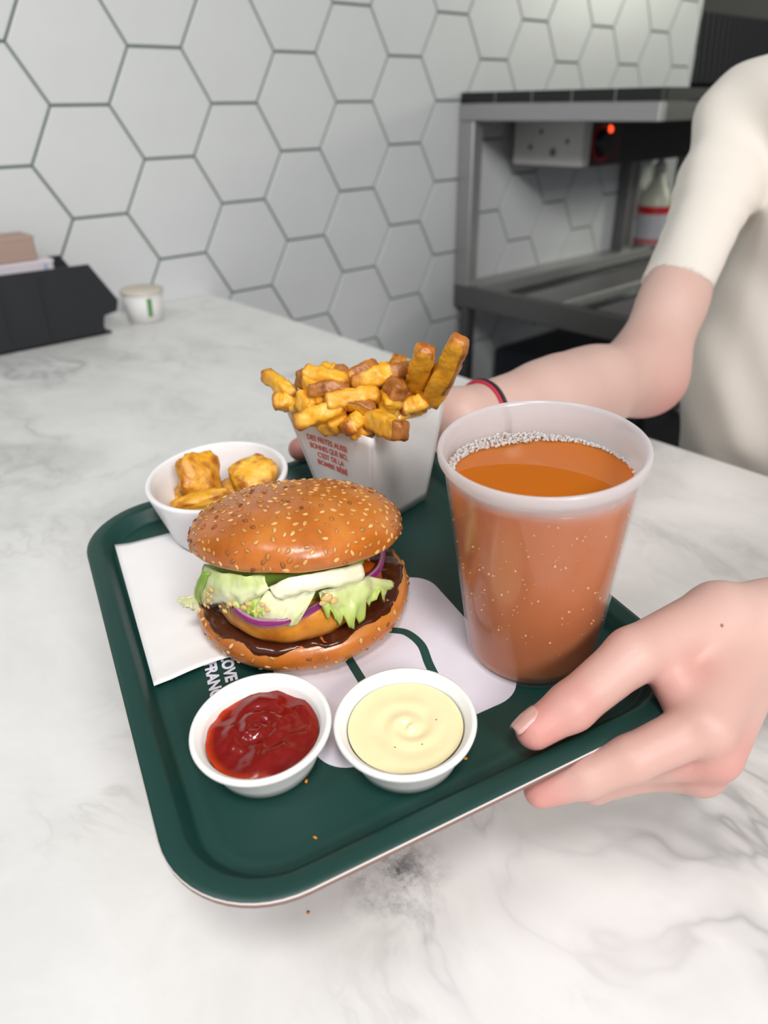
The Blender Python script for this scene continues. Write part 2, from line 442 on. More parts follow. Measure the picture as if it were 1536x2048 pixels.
hl = thing('heat_lamp', 'black heat lamp bar with white end box and glowing red switch under shelf', 'heat lamp', T3(1.13, -.16, .29))
def hbox(name, x0, x1, y0, y1, z0, z1, mat, bev=.003): return MB().box(x0 - 1.13, x1 - 1.13, y0 + .16, y1 + .16, z0 - .29, z1 - .29, bev).build(name, mat, hl, smooth=False)
hbox('end_box', 1.10, 1.135, -.245, -.036, .194, .300, WHITEP)
hbox('lamp_body', 1.135, 1.95, -.245, -.06, .194, .300, BLACKM)
hbox('bracket', 1.112, 1.122, -.20, -.09, .300, .318, STEELD); hbox('bracket', 1.85, 1.86, -.20, -.09, .300, .318, STEELD)
hbox('control_face', 1.137, 1.262, -.2475, -.245, .197, .298, plain('dark_red_plastic', lin(60, 6, 10), .35), .0008)
REDL = NT('red_glow'); REDL.set(Base_Color=(.8, .03, .01, 1)); REDL.b.inputs['Emission Color'].default_value = (1, .07, .02, 1); REDL.b.inputs['Emission Strength'].default_value = 3.0
mb = MB().lathe([(.001, .006), (.006, .005), (.009, 0)], 16)
mb.build('indicator_light', REDL.m, hl, T3(1.205 - 1.13, -.2475 + .16, .274 - .29) @ Matrix.Rotation(math.pi / 2, 4, 'X'))
mb = MB().lathe([(.030, 0), (.030, .004), (.024, .016), (.010, .017)], 24)
sharp(mb.build('control_knob', BLACKM, hl, T3(1.175 - 1.13, -.2475 + .16, .245 - .29) @ Matrix.Rotation(math.pi / 2, 4, 'X')))
mb = MB().lathe([(.040, 0), (.040, .002), (.034, .002), (.034, 0)], 32, False, False)
mb.build('knob_ring', plain('red_ring', lin(190, 20, 30), .4), hl, T3(1.175 - 1.13, -.2475 + .16, .245 - .29) @ Matrix.Rotation(math.pi / 2, 4, 'X'))
for (y, z, s) in ((-.12, .27, .006), (-.16, .225, .010), (-.09, .235, .007), (-.2, .25, .006)):
    MB().lathe([(s, 0), (s * .8, .002)], 12).build('screw', STEELD, hl, T3(1.10 - 1.13, y + .16, z - .29) @ Matrix.Rotation(-math.pi / 2, 4, 'Y'))

# spray bottle and green cloth on the lower shelf
bt = thing('bottle', 'pale squeeze bottle with red banded white label on lower steel shelf', 'bottle', T3(1.84, -.045, -.0885))
BOTP = plain('bottle_plastic', lin(222, 224, 206), .35)
MB().lathe([(.046, 0), (.050, .006), (.050, .125), (.046, .150), (.030, .180), (.019, .200), (.017, .225)], 28).build('body', BOTP, bt)
MB().lathe([(.0205, .222), (.0205, .243), (.012, .247), (.010, .270), (.006, .285)], 20).build('nozzle_cap', WHITEP, bt)
MB().lathe([(.0505, .020), (.0505, .100)], 28, False, False).build('paper_label', plain('label_grey', lin(206, 206, 214), .5), bt)
MB().lathe([(.0508, .098), (.0508, .122)], 28, False, False).build('label_band', plain('label_red', lin(206, 26, 34), .45), bt)
MB().lathe([(.0508, .008), (.0508, .022)], 28, False, False).build('label_band', plain('label_red_light', lin(206, 96, 100), .45), bt)
def blob_mesh(rx, ry, rz, nz, sc, seed, n=24, pw=2.0):
    V = []; F = []; mrows = n // 2
    for j in range(mrows + 1):
        th = math.pi * j / mrows
        for i in range(n):
            ph = 2 * math.pi * i / n
            d = np.array([math.sin(th) * math.cos(ph), math.sin(th) * math.sin(ph), math.cos(th)])
            k = 1 / (abs(d[0]) ** pw + abs(d[1]) ** pw + abs(d[2]) ** pw) ** (1 / pw)
            p = d * k * (1 + nz * fbm(d * k, sc, 4, seed))
            V.append((p[0] * rx, p[1] * ry, p[2] * rz))
    for j in range(mrows):
        for i in range(n):
            k = (i + 1) % n
            F.append((j * n + i, (j + 1) * n + i, (j + 1) * n + k, j * n + k))
    return V, F
V, F = blob_mesh(.05, .03, .022, .35, 2.2, 3.3)
tag(MB().add(V, F).build('cleaning_cloth', plain('mint_cloth', lin(84, 196, 172), .8), None, T3(1.945, -.045, -.0665)), 'mint green cloth crumpled beside the bottle on lower steel shelf', 'cloth')

# things beyond the wall's end
hd = thing('extractor_hood', 'dark extractor hood with vertical baffle slats beyond the tiled wall', 'hood', T3(2.7, .35, .38))
MB().box(-.60, 1.4, -.05, .6, 0, .25, .01).build('hood_body', BLACKM, hd, smooth=False)
slm = plain('slat', lin(72, 72, 78), .4, .3)
for i in range(32):
    x = -.58 + i * .045
    V = [(x, -.05, .012), (x + .006, -.10, .012), (x + .022, -.10, .012), (x + .028, -.05, .012), (x - .03, -.05, .238), (x - .024, -.10, .238), (x - .008, -.10, .238), (x - .002, -.05, .238)]
    MB().add(V, [(0, 3, 2, 1), (4, 5, 6, 7), (0, 1, 5, 4), (1, 2, 6, 5), (2, 3, 7, 6)]).build('baffle_slat', slm, hd, smooth=False)
cb = thing('dark_appliance', 'dark upright kitchen appliance standing beyond the end of the tiled wall', 'appliance', T3(2.75, .3, -.899))
MB().box(-.6, .6, -.2, .5, 0, 1.15, .01).build('body', BLACKM, cb, smooth=False)
MB().box(-.55, .55, -.215, -.2, .80, 1.10, .004).build('front_panel', plain('panel_dark', lin(48, 48, 54), .35), cb, smooth=False)
MB().box(-.5, -.2, -.222, -.215, .985, 1.005, .002).build('red_strip', plain('dull_red', lin(150, 60, 44), .5), cb, smooth=False)
uc = thing('under_counter_fridge', 'dark under-counter fridge beneath the steel pass shelf', 'fridge', T3(1.5, -.26, -.899))
MB().box(-.40, .45, -.24, .25, 0, .60, .008).build('body', plain('navy_metal', lin(40, 42, 52), .5), uc, smooth=False)
for s in (-1, 1):
    d = MB().box(-.20 + s * .205, .20 + s * .205, -.262, -.24, .06, .57, .004).build('door', BLACKM, uc, smooth=False)
    MB().box(s * .205 - .06, s * .205 + .06, -.282, -.262, .50, .515, .003).build('handle', STEELD, d, smooth=False)

# ------------------------------------------------------------------ things on the counter by the wall
def binmesh(name, x0, x1, y0, y1, h, label):
    b = thing(name, label, 'bin', T3((x0 + x1) / 2, (y0 + y1) / 2, 0.0005)); w2 = (x1 - x0) / 2; d2 = (y1 - y0) / 2; t = .004
    MB().box(-w2, w2 - .02, -d2, d2, 0, t, .001).build('base', BLACKP, b, smooth=False)
    prof = [(-w2, 0), (w2 - .035, 0), (w2 - .028, .030), (w2 - .005, .034), (w2, .052), (w2 - .038, h), (-w2, h + .004)]
    for s in (-1, 1):
        y = s * (d2 - t / 2)
        V = [(x, y - t / 2, z + .0005) for x, z in prof] + [(x, y + t / 2, z + .0005) for x, z in prof]; n = len(prof)
        MB().add(V, [tuple(range(n)), tuple(range(n, 2 * n))[::-1]] + [(i, n + i, n + (i + 1) % n, (i + 1) % n) for i in range(n)]).build('side_wall', BLACKP, b, smooth=False)
    MB().box(-w2, -w2 + t, -d2, d2, t, h, .001).build('end_wall', BLACKP, b, smooth=False)
    MB().box(w2 - .034, w2 - .030, -d2 + t, d2 - t, t, .034, .001).build('front_lip', BLACKP, b, smooth=False)
    for xx in (-.10, .0, .06): MB().box(xx, xx + .006, -d2 - .0015, -d2, .01, h - .01, .0005).build('rib', BLACKP, b, smooth=False)
    return b
binmesh('storage_bin', -.42, -.058, -.145, -.022, .114, 'black open-fronted plastic stacking bin on counter by the tiled wall')
def carton(name, x0, x1, y0, y1, z0, z1, col, label, strip=None):
    c = thing(name, label, 'carton', T3((x0 + x1) / 2, (y0 + y1) / 2, z0)); a, b, h = (x1 - x0) / 2, (y1 - y0) / 2, z1 - z0
    MB().box(-a, a, -b, b, 0, h, .002).build('box', m_paper(name + '_card', col, tuple(v * .92 for v in col[:3]) + (1,), 200), c, smooth=False)
    MB().box(-a - .0008, a + .0008, -b - .0008, b + .0008, h - .004, h + .0008, .0003).build('lid_flap', m_paper(name + '_lid', tuple(min(1, v * 1.05) for v in col[:3]) + (1,), col, 200), c, smooth=False)
    if strip: MB().box(a - .016, a - .010, -b - .0012, -b, .003, h - .005, .0002).build('printed_stripe', plain(name + '_stripe', strip, .5), c, smooth=False)
    return c
carton('carton_white', -.36, -.140, -.115, -.045, .0055, .125, lin(226, 218, 226), 'white carton with pale blue stripe standing in the black bin', lin(176, 182, 220))
carton('carton_brown', -.36, -.160, -.110, -.050, .1262, .162, lin(176, 150, 138), 'low pinkish brown carton lying on top of white carton')
pc = thing('paper_cup', 'small white paper cup with green stripe beside the black bin', 'cup', T3(.004, -.105, .0005))
MB().lathe([(.0, .003), (.028, .003), (.028, 0), (.030, 0), (.036, .052), (.034, .052), (.0285, .005), (0, .005)], 32, False, False).build('cup_wall', CARD, pc)
MB().lathe([(.0375, .050), (.0375, .054), (.035, .056), (.0, .0565)], 32, False, False).build('lid', plain('beige_lid', lin(216, 206, 190), .5), pc)
a0 = math.atan2(CAM[1] + .105, CAM[0] - .004) + .28
V = []; nn = 6
for i in range(nn):
    a = a0 - .12 + .24 * i / (nn - 1)
    for z in (.012, .044): r = .0302 + z / .052 * .006 + .0004; V.append((r * math.cos(a), r * math.sin(a), z))
MB().add(V, [(2 * i, 2 * i + 2, 2 * i + 3, 2 * i + 1) for i in range(nn - 1)]).build('printed_stripe', plain('green_print', lin(82, 146, 82), .5), pc)

# ------------------------------------------------------------------ the tray
TW, TL, TR = .2478, .3106, .0466
def rrect(d, z, n=14):
    w2, l2, r = TW / 2 - d, TL / 2 - d, max(TR - d, .004); P = []
    for sx, sy, a0 in ((1, 1, 0), (-1, 1, 90), (-1, -1, 180), (1, -1, 270)):
        for i in range(n + 1):
            a = math.radians(a0 + 90 * i / n); P.append((sx * (w2 - r) + r * math.cos(a), sy * (l2 - r) + r * math.sin(a), z))
    return P
def rings(R, close_first=False, close_last=True):
    n = len(R[0]); V = [p for r_ in R for p in r_]; F = []
    for j in range(len(R) - 1):
        for i in range(n): k = (i + 1) % n; F.append((j * n + i, j * n + k, (j + 1) * n + k, (j + 1) * n + i))
    if close_last: F.append(tuple((len(R) - 1) * n + i for i in range(n)))
    if close_first: F.append(tuple(range(n))[::-1])
    return V, F
tr = thing('serving_tray', 'dark green rounded serving tray held up by both hands above the marble counter', 'tray', TM)
V, F = rings([rrect(d, z) for d, z in ((.0002, .0077), (.001, .0082), (.003, .0084), (.0070, .0083), (.0092, .0080), (.0100, .0073), (.0105, .0068), (.0142, .0018), (.0148, .0010), (.0156, .0005), (.0162, .0003), (.0200, .0008), (.0215, .0008), (.0245, .0001), (.026, 0), (.06, 0))])
MB().add(V, F).build('tray_top', TRAYG, tr)
V, F = rings([rrect(d, z) for d, z in ((.0005, .0050), (.0095, .0046), (.0130, .0020), (.0165, -.0010), (.0205, -.0022), (.06, -.0022))])
MB().add(V, [f[::-1] for f in F]).build('tray_underside', EDGEB, tr)
V, F = rings([rrect(d, z) for d, z in ((.0004, .0070), (.0, .0072), (.0, .0076), (.0004, .0079))], False, False)
MB().add(V, F).build('edge_band', EDGE, tr)
V, F = rings([rrect(d, z) for d, z in ((.0005, .0048), (.0002, .0050), (.0002, .0072))], False, False)
MB().add(V, F).build('edge_core', EDGEB, tr)

def flat_poly(name, P, z, t, mat, parent):
    n = len(P); V = [(x, y, z + t) for x, y in P] + [(x, y, z) for x, y in P]
    return MB().add(V, [tuple(range(n))] + [(n + i, n + (i + 1) % n, (i + 1) % n, i) for i in range(n)]).build(name, mat, parent, smooth=False)
P = []
for sx, sy, a0 in ((1, 1, 0), (-1, 1, 90), (-1, -1, 180), (1, -1, 270)):
    for i in range(11):
        a = math.radians(a0 + 9 * i); P.append((-.0005 + sx * (.052 - .017) + .017 * math.cos(a), -.0545 + sy * (.054 - .017) + .017 * math.sin(a)))
flat_poly('logo_patch', P, .0001, .00025, PRINTW, tr)
def stroke(name, pts, wid, z, mat, parent):
    P = np.array(pts); L = []; R = []
    for i in range(len(P)):
        t = P[min(i + 1, len(P) - 1)] - P[max(i - 1, 0)]; t /= np.linalg.norm(t); nrm = np.array([-t[1], t[0]])
        L.append(P[i] + nrm * wid / 2); R.append(P[i] - nrm * wid / 2)
    n = len(P); V = [(p[0], p[1], z) for p in L + R]
    return MB().add(V, [(i, n + i, n + i + 1, i + 1) for i in range(n - 1)]).build(name, mat, parent, smooth=False)
mid = lambda a, b: ((at(*a, .0004) + at(*b, .0004)) / 2)[:2]
arc = [mid((782, 1255), (787, 1266)), mid((814, 1257), (814, 1275)), mid((846, 1280), (839, 1300)), mid((868, 1328), (848, 1328))]
arc = [arc[0] + (arc[0] - arc[1]) * 1.0 + np.array([0, -.001])] + arc + [arc[-1] + np.array([-.0022, -.014])]
def cr(P, k=6):
    P = [np.array(p, float) for p in P]; Q = [2 * P[0] - P[1]] + P + [2 * P[-1] - P[-2]]; out = []
    for i in range(1, len(Q) - 2):
        for j in range(k):
            t = j / k; a, b, c, d = Q[i - 1:i + 3]
            out.append(.5 * (2 * b + (c - a) * t + (2 * a - 5 * b + 4 * c - d) * t * t + (3 * b - a - 3 * c + d) * t ** 3))
    out.append(Q[-2]); return out
stroke('logo_arch', cr(arc), .0045, .0005, PRINTG, tr)
s0, s1 = mid((692, 1326), (709, 1319)), mid((712, 1361), (730, 1351)); dd_ = s1 - s0
stroke('logo_stem', [s0 - dd_ * .9, s0, s1, s1 + dd_ * 1.2], .0045, .0005, PRINTG, tr)
def text(body, size, mw, mat, parent, name='print', ext=0.00008, off=.0):
    c = bpy.data.curves.new('txt', 'FONT'); c.body = body; c.size = size; c.extrude = ext; c.offset = off; c.align_x = 'LEFT'
    o = bpy.data.objects.new('txt', c); COL.objects.link(o); bpy.context.view_layer.update()
    me = bpy.data.meshes.new_from_object(o.evaluated_get(bpy.context.evaluated_depsgraph_get())); bpy.data.objects.remove(o)
    return link(name, me, mat, parent, mw)
ra = math.radians(-97)
for word, (u, v) in (('LOVE', (441, 1313)), ('FRANCE', (409, 1327))):
    p = at(u, v, .0004); text(word, .0082, T3(p[0], p[1], .0004) @ Rz(ra), PRINTW, tr, 'printed_word', off=.00035)

# napkin
N1, N2 = 30, 36; V = []; F = []
for j in range(N2):
    for i in range(N1):
        s, t = i / (N1 - 1), j / (N2 - 1)
        x = -.1085 + s * .125 + .002 * t; y = -.0190 + t * .140 + .004 * math.sin(s * 5) * (1 - t) - .006 * s * (1 - t) + t * s * -.012
        z = .0009 + .0022 * max(0, 1 - t * 9) * (.6 + .4 * math.sin(s * 9)) + .0004 * fbm((x, y, 0), 40, 2) + (.0004 if s > .1 else .0016 * (1 - s / .1))
        V.append((x, y, max(z, .0006)))
for j in range(N2 - 1):
    for i in range(N1 - 1): F.append((j * N1 + i, j * N1 + i + 1, (j + 1) * N1 + i + 1, (j + 1) * N1 + i))
o = MB().add(V, F).build('paper_napkin', NAPKIN, None, TM); md = o.modifiers.new('t', 'SOLIDIFY'); md.thickness = .0004; md.offset = 1
tag(o, 'white paper napkin spread on tray under the burger and bowl', 'napkin')

# ------------------------------------------------------------------ bowl with fried pieces
bx, by = -.0362, .1055
bw = thing('white_bowl', 'round white bowl of fried potato pieces at back left of tray', 'bowl', TM @ T3(bx, by, .0012))
bp = [(0, .002), (.027, .002), (.029, 0), (.0315, .0), (.0345, .005), (.0385, .022), (.0420, .037), (.0437, .0440), (.0436, .0455), (.0427, .0463), (.0412, .0461), (.0402, .0450), (.0388, .036), (.0352, .021), (.030, .009), (.022, .006), (0, .0055)]
bp = [(r * 1.02, z * .875) for r, z in bp]
MB().lathe(bp, 72, False, False).build('bowl_body', BOWLW, bw)
def nugget(label, u, v, h, rx, ry, rz, rot, seed):
    p = at(u, v, h); V, F = blob_mesh(rx, ry, rz, .20, 1.5, seed, 40, 3.0)
    me = mesh('fried_potato_piece', V, F); A = me.attributes.new('toast', 'FLOAT', 'POINT')
    d = [max(abs(v_[0]) / rx * .55 + abs(v_[1]) / ry * .55 + abs(v_[2]) / rz * .3 - .42 + .5 * fbm((v_[0] / rx, v_[1] / ry, v_[2] / rz), 2.5, 3, seed + 5), 0) for v_ in V]
    A.data.foreach_set('value', d)
    o = link('fried_potato_piece', me, FRY, None, TM @ T3(*p) @ Matrix.Rotation(rot[2], 4, 'Z') @ Matrix.Rotation(rot[0], 4, 'X') @ Matrix.Rotation(rot[1], 4, 'Y'))
    tag(o, label, 'fried potato', 'fried potato pieces in the white bowl')
nugget('largest fried potato piece, leaning upright at left of white bowl', 398, 952, .036, .0135, .0065, .0150, (-.5, .25, .2), 1.2)
nugget('fried potato piece at the right in white bowl, lying tilted', 507, 950, .034, .0145, .0125, .0060, (.55, -.15, -.2), 4.7)
nugget('long fried potato piece lowest at the front of white bowl', 402, 1002, .031, .0170, .0060, .0055, (.1, -.05, -.15), 8.1)

nugget('fried potato piece mostly hidden under the upright piece in white bowl', 392, 985, .019, .0135, .0110, .0080, (.1, .1, .4), 11.3)
nugget('fried potato piece mostly hidden under the right piece in white bowl', 480, 985, .018, .0140, .0105, .0085, (-.1, .1, -.5), 14.9)
# ------------------------------------------------------------------ sauce cups
def sauce_cup(label, cx, cy):
    t = thing('sauce_cup', label, 'sauce cup', TM @ T3(cx, cy, .0004), 'small white sauce cups on the tray')
    pr = [(0, .0012), (.0200, .0012), (.0210, 0), (.0226, 0), (.0244, .006), (.0264, .0130), (.0280, .0158), (.0303, .0172), (.0307, .0188), (.0303, .0200), (.0292, .0204), (.0282, .0198), (.0272, .0182), (.0263, .0176), (.0254, .0158), (.0236, .007), (.0218, .0026), (0, .0022)]
    MB().lathe(pr, 72, False, False).build('cup_body', PULP, t); return t
def disc(fn, R, nr=26, na=72):
    V = [(0, 0, fn(0, 0))]; F = []
    for j in range(1, nr + 1):
        for i in range(na):
            a = 2 * math.pi * i / na; r = R * j / nr; x, y = r * math.cos(a), r * math.sin(a); V.append((x, y, fn(x, y)))
    for i in range(na): F.append((0, 1 + i, 1 + (i + 1) % na))
    for j in range(nr - 1):
        for i in range(na):
            k = (i + 1) % na; F.append((1 + j * na + i, 1 + (j + 1) * na + i, 1 + (j + 1) * na + k, 1 + j * na + k))
    F[:na] = F[:na]
    return V, F
k1 = sauce_cup('white sauce cup of dark red ketchup at the front left of tray', -.0716, -.0833)
def kz(x, y):
    r = math.hypot(x, y); z = .0148 + .0016 * fbm((x, y, .3), 90, 4) - .0012 * (r / .025) ** 4
    dx, dy = x + .001, y - .004; th_ = math.atan2(dy, dx); rr = math.hypot(dx, dy)
    z += .0012 * math.exp(-(rr / .006) ** 2) + .0007 * math.sin(rr * 900 + th_ * 1.2) * math.exp(-(rr / .013) ** 2)
    z += .0014 * math.exp(-((x - .002) / .008) ** 2 - ((y + .013) / .004) ** 2) * (1 + fbm((x, y, 0), 260, 2))
    return z
V, F = disc(kz, .0245); o = MB().add(V, F).build('ketchup', KETCHUP, k1)
A = o.data.attributes.new('rim', 'FLOAT', 'POINT'); A.data.foreach_set('value', [max(0, (math.hypot(v[0], v[1]) / .0245 - .86) / .14) * (1.0 if v[0] < -.004 else .15) for v in V])
k2 = sauce_cup('white sauce cup of pale yellow mayonnaise at the front middle of tray', -.0159, -.1111)
def mz(x, y):
    r = math.hypot(x, y); z = .0158 + .0005 * fbm((x, y, 2.3), 60, 2); dx, dy = x - .001, y + .001; rr = math.hypot(dx, dy); a = math.atan2(dy, dx)
    return z + .0010 * math.sin(rr * 620 - a) * math.exp(-(rr / .012) ** 2) + .0004 * math.exp(-(rr / .004) ** 2)
V, F = disc(mz, .0248); o = MB().add(V, F).build('mayonnaise', MAYO, k2)
for (x, y) in ((.0015, -.0125), (-.009, -.008), (.013, -.004)):
    MB().add(*blob_mesh(.00035, .0003, .00025, .2, 2, 1, 8)).build('pepper_speck', plain('pepper', lin(90, 60, 30), .7) if 'pepper' not in bpy.data.materials else bpy.data.materials['pepper'], k2, T3(x, y, mz(x, y) + .0001))

# crumbs
for i, (u, v, s, lb) in enumerate(((303, 1396, .0009, 'tiny brown crumb on tray below the napkin corner'), (612, 1562, .0011, 'tiny brown crumb on tray beside the ketchup cup'), (630, 1675, .0010, 'tiny brown crumb alone on the front of tray'), (931, 1517, .0010, 'tiny orange crumb on tray beside the mayonnaise cup'), (1206, 1300, .0008, 'tiny crumb on tray between the drink and thumb'))):
    p = at(u, v, .0006 if i else .002); V, F = blob_mesh(s, s * .7, s * .5, .4, 2, i, 10)
    tag(MB().add(V, F).build('crumb', PATTY, None, TM @ T3(*p) @ Rz(i)), lb, 'crumb', 'crumbs on the tray')

d = ray(617, 1826); cpt = CAM + d * (-CAM[2] / d[2]); V, F = blob_mesh(.0009, .0007, .0005, .4, 2, 9, 10)
tag(MB().add(V, F).build('crumb', PATTY, None, T3(cpt[0], cpt[1], .0004)), 'tiny brown crumb on the marble counter just in front of tray', 'crumb')

# ------------------------------------------------------------------ the burger
BX, BY = -.0202, .0030
bg = thing('burger', 'sesame bun burger with lettuce, onion, golden patty and brown sauce', 'burger', TM @ T3(BX, BY, .0016))
def bunmesh(prof, n, amp, seed, palefn):
    b = MB().lathe(prof, n, True, True); V = []
    for v in b.V:
        k = 1 + amp * fbm((v[0] * 20, v[1] * 20, v[2] * 20), 1.0, 3, seed)
        V.append((v[0] * k, v[1] * k, v[2] + amp * .02 * fbm((v[0], v[1], 0), 45, 3, seed + 2)))
    me = mesh('bun', V, b.F); A = me.attributes.new('pale', 'FLOAT', 'POINT'); A.data.foreach_set('value', [palefn(v) for v in V]); return me
heel = link('bun_heel', bunmesh([(.0, 0), (.030, 0), (.048, .0005), (.0535, .003), (.0565, .0068), (.0580, .0110), (.0572, .0155), (.0545, .0185), (.0500, .0195), (.030, .0195), (0.001, .0195)], 96, .02, 2.0, lambda v: max(0., 1 - v[2] / .010) * .85 + (.25 if v[2] > .0185 else 0)), BUN, bg)
CRH = .0268
def crprof():
    P = [(.001, .004), (.030, .004), (.044, .0015), (.050, .0002), (.0535, .0012)]
    for i in range(15):
        a = math.radians(-8 + 98 * i / 14); P.append((max(.055 * math.cos(a) ** .80 if a > 0 else .055 * math.cos(a), .0005), .0055 + (CRH - .0055) * math.sin(a)))
    return P
nv = Vector((.1546, .2621, 1)).normalized(); ex = Vector((0, 1, 0)).cross(nv).normalized(); ey = nv.cross(ex)
crm = basis((.0007, -.0025, .0470), ex, ey, nv)
crown = link('bun_crown', bunmesh(crprof(), 112, .022, 5.0, lambda v: max(0., 1 - v[2] / .004) * .25), BUN, bg, crm)
# sesame seeds
SV = []; SF = []; sr = ((-.5, .42), (-.28, .92), (.0, 1.0), (.26, .70), (.5, .16))
for t, r in sr:
    for i in range(6):
        a = 2 * math.pi * i / 6; SV.append((t * .0030, math.cos(a) * r * .00098, math.sin(a) * r * .00048))
for j in range(4):
    for i in range(6): k = (i + 1) % 6; SF.append((j * 6 + i, (j + 1) * 6 + i, (j + 1) * 6 + k, j * 6 + k))
SF += [tuple(range(6)), tuple(24 + i for i in range(6))[::-1]]
SEEDME = mesh('sesame_seed', SV, [f[::-1] for f in SF]); SEEDME.materials.append(SEED)
def scatter(obj, count, dmin, keep, front, limit):
    me = obj.data; vv = np.array([v.co for v in me.vertices]); cand = []
    polys = [p for p in me.polygons if len(p.vertices) <= 4]; ar = np.array([p.area for p in polys]); ar /= ar.sum()
    tries = rng.choice(len(polys), size=count * 30, p=ar); got = []
    for pi in tries:
        p = polys[pi]; q = vv[list(p.vertices)]; s, t = rng.random(2)
        c = (1 - s) * (1 - t) * q[0] + s * (1 - t) * q[1] + s * t * q[2] + (1 - s) * t * q[min(3, len(q) - 1)]
        nn_ = np.array(p.normal)
        if not keep(c, nn_): continue
        d = dmin(c) if callable(dmin) else dmin
        if got and np.min(np.linalg.norm(np.array([g[0] for g in got]) - c, axis=1)) < d: continue
        got.append((c, nn_))
        if len(got) >= count: break
    got.sort(key=lambda g: -front(g[0], g[1])); stuff = MB()
    for i, (c, nn_) in enumerate(got):
        z = Vector(nn_); x = z.orthogonal().normalized(); a = rng.random() * 6.28; x = (Matrix.Rotation(a, 3, z) @ x); y = z.cross(x)
        s = .82 + .4 * rng.random(); mw = basis(c + nn_ * .0002, x * s, y * s, z * s)
        if i < limit: link('sesame_seed', SEEDME, None, obj, mw)
        else: stuff.add([tuple(mw @ Vector(v)) for v in SV], [f[::-1] for f in SF])
    if stuff.V: tag(stuff.build('sesame_seeds', SEED, obj), kind='stuff')
CW = TM @ T3(BX, BY, .0016) @ crm; camc = np.array(CW.inverted() @ Vector(CAM)); camh = np.array((TM @ T3(BX, BY, .0016)).inverted() @ Vector(CAM))
vis = lambda cc: (lambda c, n_: float(np.dot(n_, (cc - c) / np.linalg.norm(cc - c))))
scatter(crown, 620, lambda c: .0030 + .0011 * (mnoise.noise(Vector(c) * 60) > -.1) * (c[2] > .010), lambda c, n_: c[2] > .0025 and math.hypot(c[0], c[1]) > .004, vis(camc), 290)
scatter(heel, 90, .0048, lambda c, n_: .0045 < c[2] < .017 and math.hypot(c[0], c[1]) > .05, vis(camh), 50)
# brown sauce layer
V = []; F = []; na, nr = 120, 16
def sz(x, y, a, s): return .0195 + .0022 * (1 - s ** 6) + .0019 * fbm((x, y, 1), 190, 3) * (s > .35)
prof = []
for j in range(nr + 1):
    s = j / nr
    for i in range(na):
        a = 2 * math.pi * i / na; R = .0535 + .0030 * fbm((math.cos(a) * 2.2, math.sin(a) * 2.2, 4), 1.0, 3) + .0014 * fbm((math.cos(a) * 9, math.sin(a) * 9, 1), 1.0, 2)
        if math.sin(a) < 0: R += .0012 * max(0, math.cos(a - math.radians(228))) ** 6
        r = R * (.2 + .8 * s); z = sz(r * math.cos(a), r * math.sin(a), a, s)
        V.append((r * math.cos(a), r * math.sin(a), z))
b = len(V)
for dr, z0_ in ((.0012, .0186), (.0006, .0160), (-.004, .0165)):
    for i in range(na):
        v = V[nr * na + i]; k = 1 + dr / math.hypot(v[0], v[1]); V.append((v[0] * k, v[1] * k, z0_ + .0018 * fbm((v[0], v[1], 9), 60, 2)))
for j in range(nr + 3):
    for i in range(na): k = (i + 1) % na; F.append((j * na + i, (j + 1) * na + i, (j + 1) * na + k, j * na + k))
F.append(tuple(range(na)))
MB().add(V, F).build('brown_sauce', BBQ, bg)
# patty
pp = [(0.001, .0205), (.030, .0205), (.0375, .0218), (.0398, .0260), (.0402, .0310), (.0395, .0365), (.0370, .0400), (.030, .0415), (.001, .0415)]
b = MB().lathe(pp, 96); PV = []
for v in b.V:
    k = 1 + .05 * fbm((v[0], v[1], v[2]), 38, 3, 8); PV.append((v[0] * k - .0075, v[1] * k - .0135, v[2] + .0008 * fbm((v[0], v[1], 0), 60, 2)))
link('patty', mesh('patty', PV, b.F), PATTY, bg)
# onion rings
def onion(cx, cy, R, z, tilt, h):
    V = []; F = []; n = 72; sec = [(-.0011, 0), (.0011, .0002), (.0016, h * .5), (.0011, h), (-.0011, h * .95), (-.0006, h * .5)]
    for i in range(n):
        a = 2 * math.pi * i / n; rr = R * (1 + .05 * math.sin(3 * a + 1) + .03 * math.sin(5 * a))
        for (dr, dz) in sec:
            x, y = cx + (rr + dr) * math.cos(a), cy + (rr + dr) * math.sin(a); V.append((x, y, z + dz + tilt * (y - cy)))
    k = len(sec)
    for i in range(n):
        for j in range(k): F.append((i * k + j, ((i + 1) % n) * k + j, ((i + 1) % n) * k + (j + 1) % k, i * k + (j + 1) % k))
    o = MB().add(V, F).build('onion_ring', ONION, bg)
    A = o.data.attributes.new('pale', 'FLOAT', 'POINT'); A.data.foreach_set('value', [1.0 if q % k in (4, 5, 0) else (.75 if q % k == 1 else .0) for q in range(len(V))])
onion(-.016, -.0200, .0322, .0395, .06, .0042)
onion(.012, -.020, .0270, .0402, .06, .0042)
